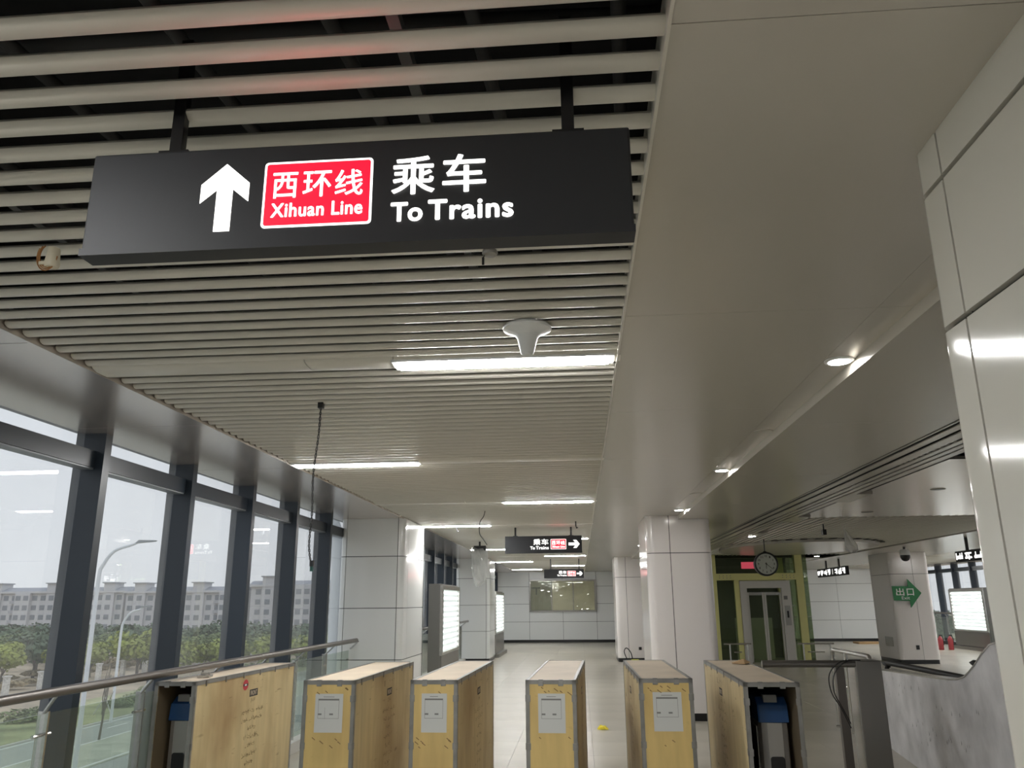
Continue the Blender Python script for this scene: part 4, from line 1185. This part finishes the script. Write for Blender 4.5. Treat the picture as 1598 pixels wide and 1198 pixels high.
# dark row before the flats (y ~ 150-175), lime and mid trees nearer
for j, yy0 in enumerate((146, 160, 174)):
    for i in range(10):
        yy = yy0 + rs.uniform(-1, 1)
        xx = (-45-905)/1290*yy0 + 8.6*(i + .5*(j % 2)) * yy0/150
        if xx > -47: continue
        trees_spec.append((xx, yy, .80 + .18*rs.random(), 'dark', 'dark green tree before the flats, ' + ['front row, ', 'middle row, ', 'back row, '][j] + ords[i] + ' from the left'))
for j, yy in enumerate((127, 138)):
    for i in range(7):
        px = -60 + 86*(i + .5*j)
        trees_spec.append(((px-905)/1290*yy, yy + rs.uniform(-1, 1), .74 + .12*rs.random(), 'mid', 'mid green bushy tree on the bank, %s row, %s from the left' % (['front', 'back'][j], ords[i])))
for i, (px, yy, s) in enumerate(((-30, 101, .85), (72, 106, .85), (118, 114, .75), (197, 110, 1.05), (262, 113, .8), (305, 116, .7), (350, 117, .85), (425, 116, .9), (490, 117, .9))):
    trees_spec.append(((px-905)/1290*yy, yy, s, 'lime', 'yellow-green tree on the bank beyond the fence posts, %s from the left' % ords[i]))
trees_spec.append(((22-905)/1290*112, 112, 1.0, 'dark', 'dark green tree standing alone nearest the fence posts'))
for t_ in trees_spec: tree(*t_, group={'dark': 'dark tree row', 'mid': 'bushy trees on the bank', 'lime': 'yellow-green trees'}[t_[3]])
def shrub(x, y, s, kind, label, group):
    t = root('shrub', (x, y, G), label, 'shrub', group, rz=rs.uniform(0, 6.28), local=True); t.scale = (s, s, s*.6)
    c = bpy.data.objects.new('foliage', crowns[kind][0]); C.objects.link(c); c.parent = t; c.location = (0, 0, 1.2)
for j in range(2):
    for i in range(17):
        yy = 70 + 4.6*i + rs.uniform(-.4, .4); xx = -67.5 - 6*j - .10*(yy-80) + rs.uniform(-.5, .5)
        shrub(xx, yy, .55+.2*rs.random(), 'dry', 'brownish dry shrub on the bank, %s row, %s from the viewer' % (['front', 'back'][j], ords[i]), 'dry shrubs on the bank')
for i in range(22):
    yy = 52 + 5.4*i + 2*rs.random(); xx = -44.5 - 5*rs.random()
    shrub(xx, yy, .30+.2*rs.random(), 'mid', 'low green shrub on the verge beside the road, %s from the viewer' % ords[i], 'green verge shrubs')
for i in range(9):
    tree(60 + 18*(i % 3), 62 + 18*i, 1.1, 'dark', 'dark tree outside the far right windows, ' + ords[i] + ' along', group='trees outside the right windows')
# stake-supported saplings
for (xx, yy, lab) in ((-36.1, 61.4, 'bare young sapling at the edge of the median'), (-43.5, 74, 'staked young sapling on the verge beside the farther lamp')):
    sa = root('sapling', (xx, yy, G), lab, 'sapling')
    MB().tube([(xx, yy, G), (xx+.1, yy, G+1.5), (xx+.35, yy, G+4.6)], [.09, .07, .02], 6).build('trunk', 'bark', sa, smooth=True)
    MB().tube([(xx+.1, yy, G+1.4), (xx-.1, yy, G+3.0), (xx+.15, yy, G+4.8)], [.06, .04, .015], 6).build('branch', 'bark', sa, smooth=True)
    MB().tube([(xx+.15, yy, G+2.0), (xx+.7, yy, G+3.4)], [.04, .015], 6).build('branch', 'bark', sa, smooth=True)
    if xx < -40:
        for dx in (-.9, .9): MB().tube([(xx+dx, yy, G), (xx+.1, yy, G+1.7)], .05, 6).build('stake', 'concrete_white', sa)

# blocks of flats
win_me = None
def flats(x0, x1, y, zr, label):
    global win_me
    b = root('apartment_block', ((x0+x1)/2, y+6, G), label, 'building', 'far blocks of flats')
    base = WB[b.name]
    box('body', 'stucco', b, x0, x1, y, y+12, G-.1, zr)
    box('cornice', 'stucco', b, x0-.6, x1+.6, y-.9, y+12.6, zr-.2, zr+.35)
    MB().prism([(y-.8, zr+.35), (y+12.4, zr+.35), (y+9.5, zr+1.5), (y+2.5, zr+1.5)], 'x', x0-.5, x1+.5).build('roof', 'roof_tile', b)
    fl = 2.75; nf = 5
    n = int((x1-x0)/8.0); bw = (x1-x0)/n
    for i in range(n):
        xc = x0 + bw*(i+.5)
        if i % 2 == 0:
            box('stair_tower', 'stucco', b, xc-1.7, xc+1.7, y-.7, y+4, G, zr+2.5)
            box('tower_cap', 'stucco_dark', b, xc-2.1, xc+2.1, y-1.1, y+4.4, zr+2.5, zr+2.8)
        else:
            box('bay', 'stucco', b, xc-2.3, xc+2.3, y-1.2, y, G, zr-.2)
        for f in range(nf):
            zz = zr - .9 - fl*f
            offs = ((-3.0, 0), (0, -.72), (3.0, 0)) if i % 2 == 0 else ((-3.2, 0), (-1.2, -1.22), (1.2, -1.22), (3.2, 0))
            for dx, dy in offs:
                if win_me is None:
                    w = MB().box(-.75, .75, -.06, .02, -1.4, 0).build('window', 'far_window', b, loc=(0, 0, 0)); win_me = w.data
                else:
                    w = bpy.data.objects.new('window', win_me); C.objects.link(w); w.parent = b
                w.location = (xc+dx-base.x, y+dy-base.y, zz-base.z)
            if i % 2: box('balcony', 'stucco_dark', b, xc-3.9, xc-2.4, y-1.0, y, zz-2.3, zz-1.5)
    return b
flats(-178, -134, 232, 5.6, 'pale grey block of flats outside, leftmost in the row')
flats(-131, -96, 228, 5.3, 'pale grey block of flats outside, second from left in the row')
flats(-93, -62, 226, 6.7, 'pale grey block of flats outside, right end of the row by the first column')
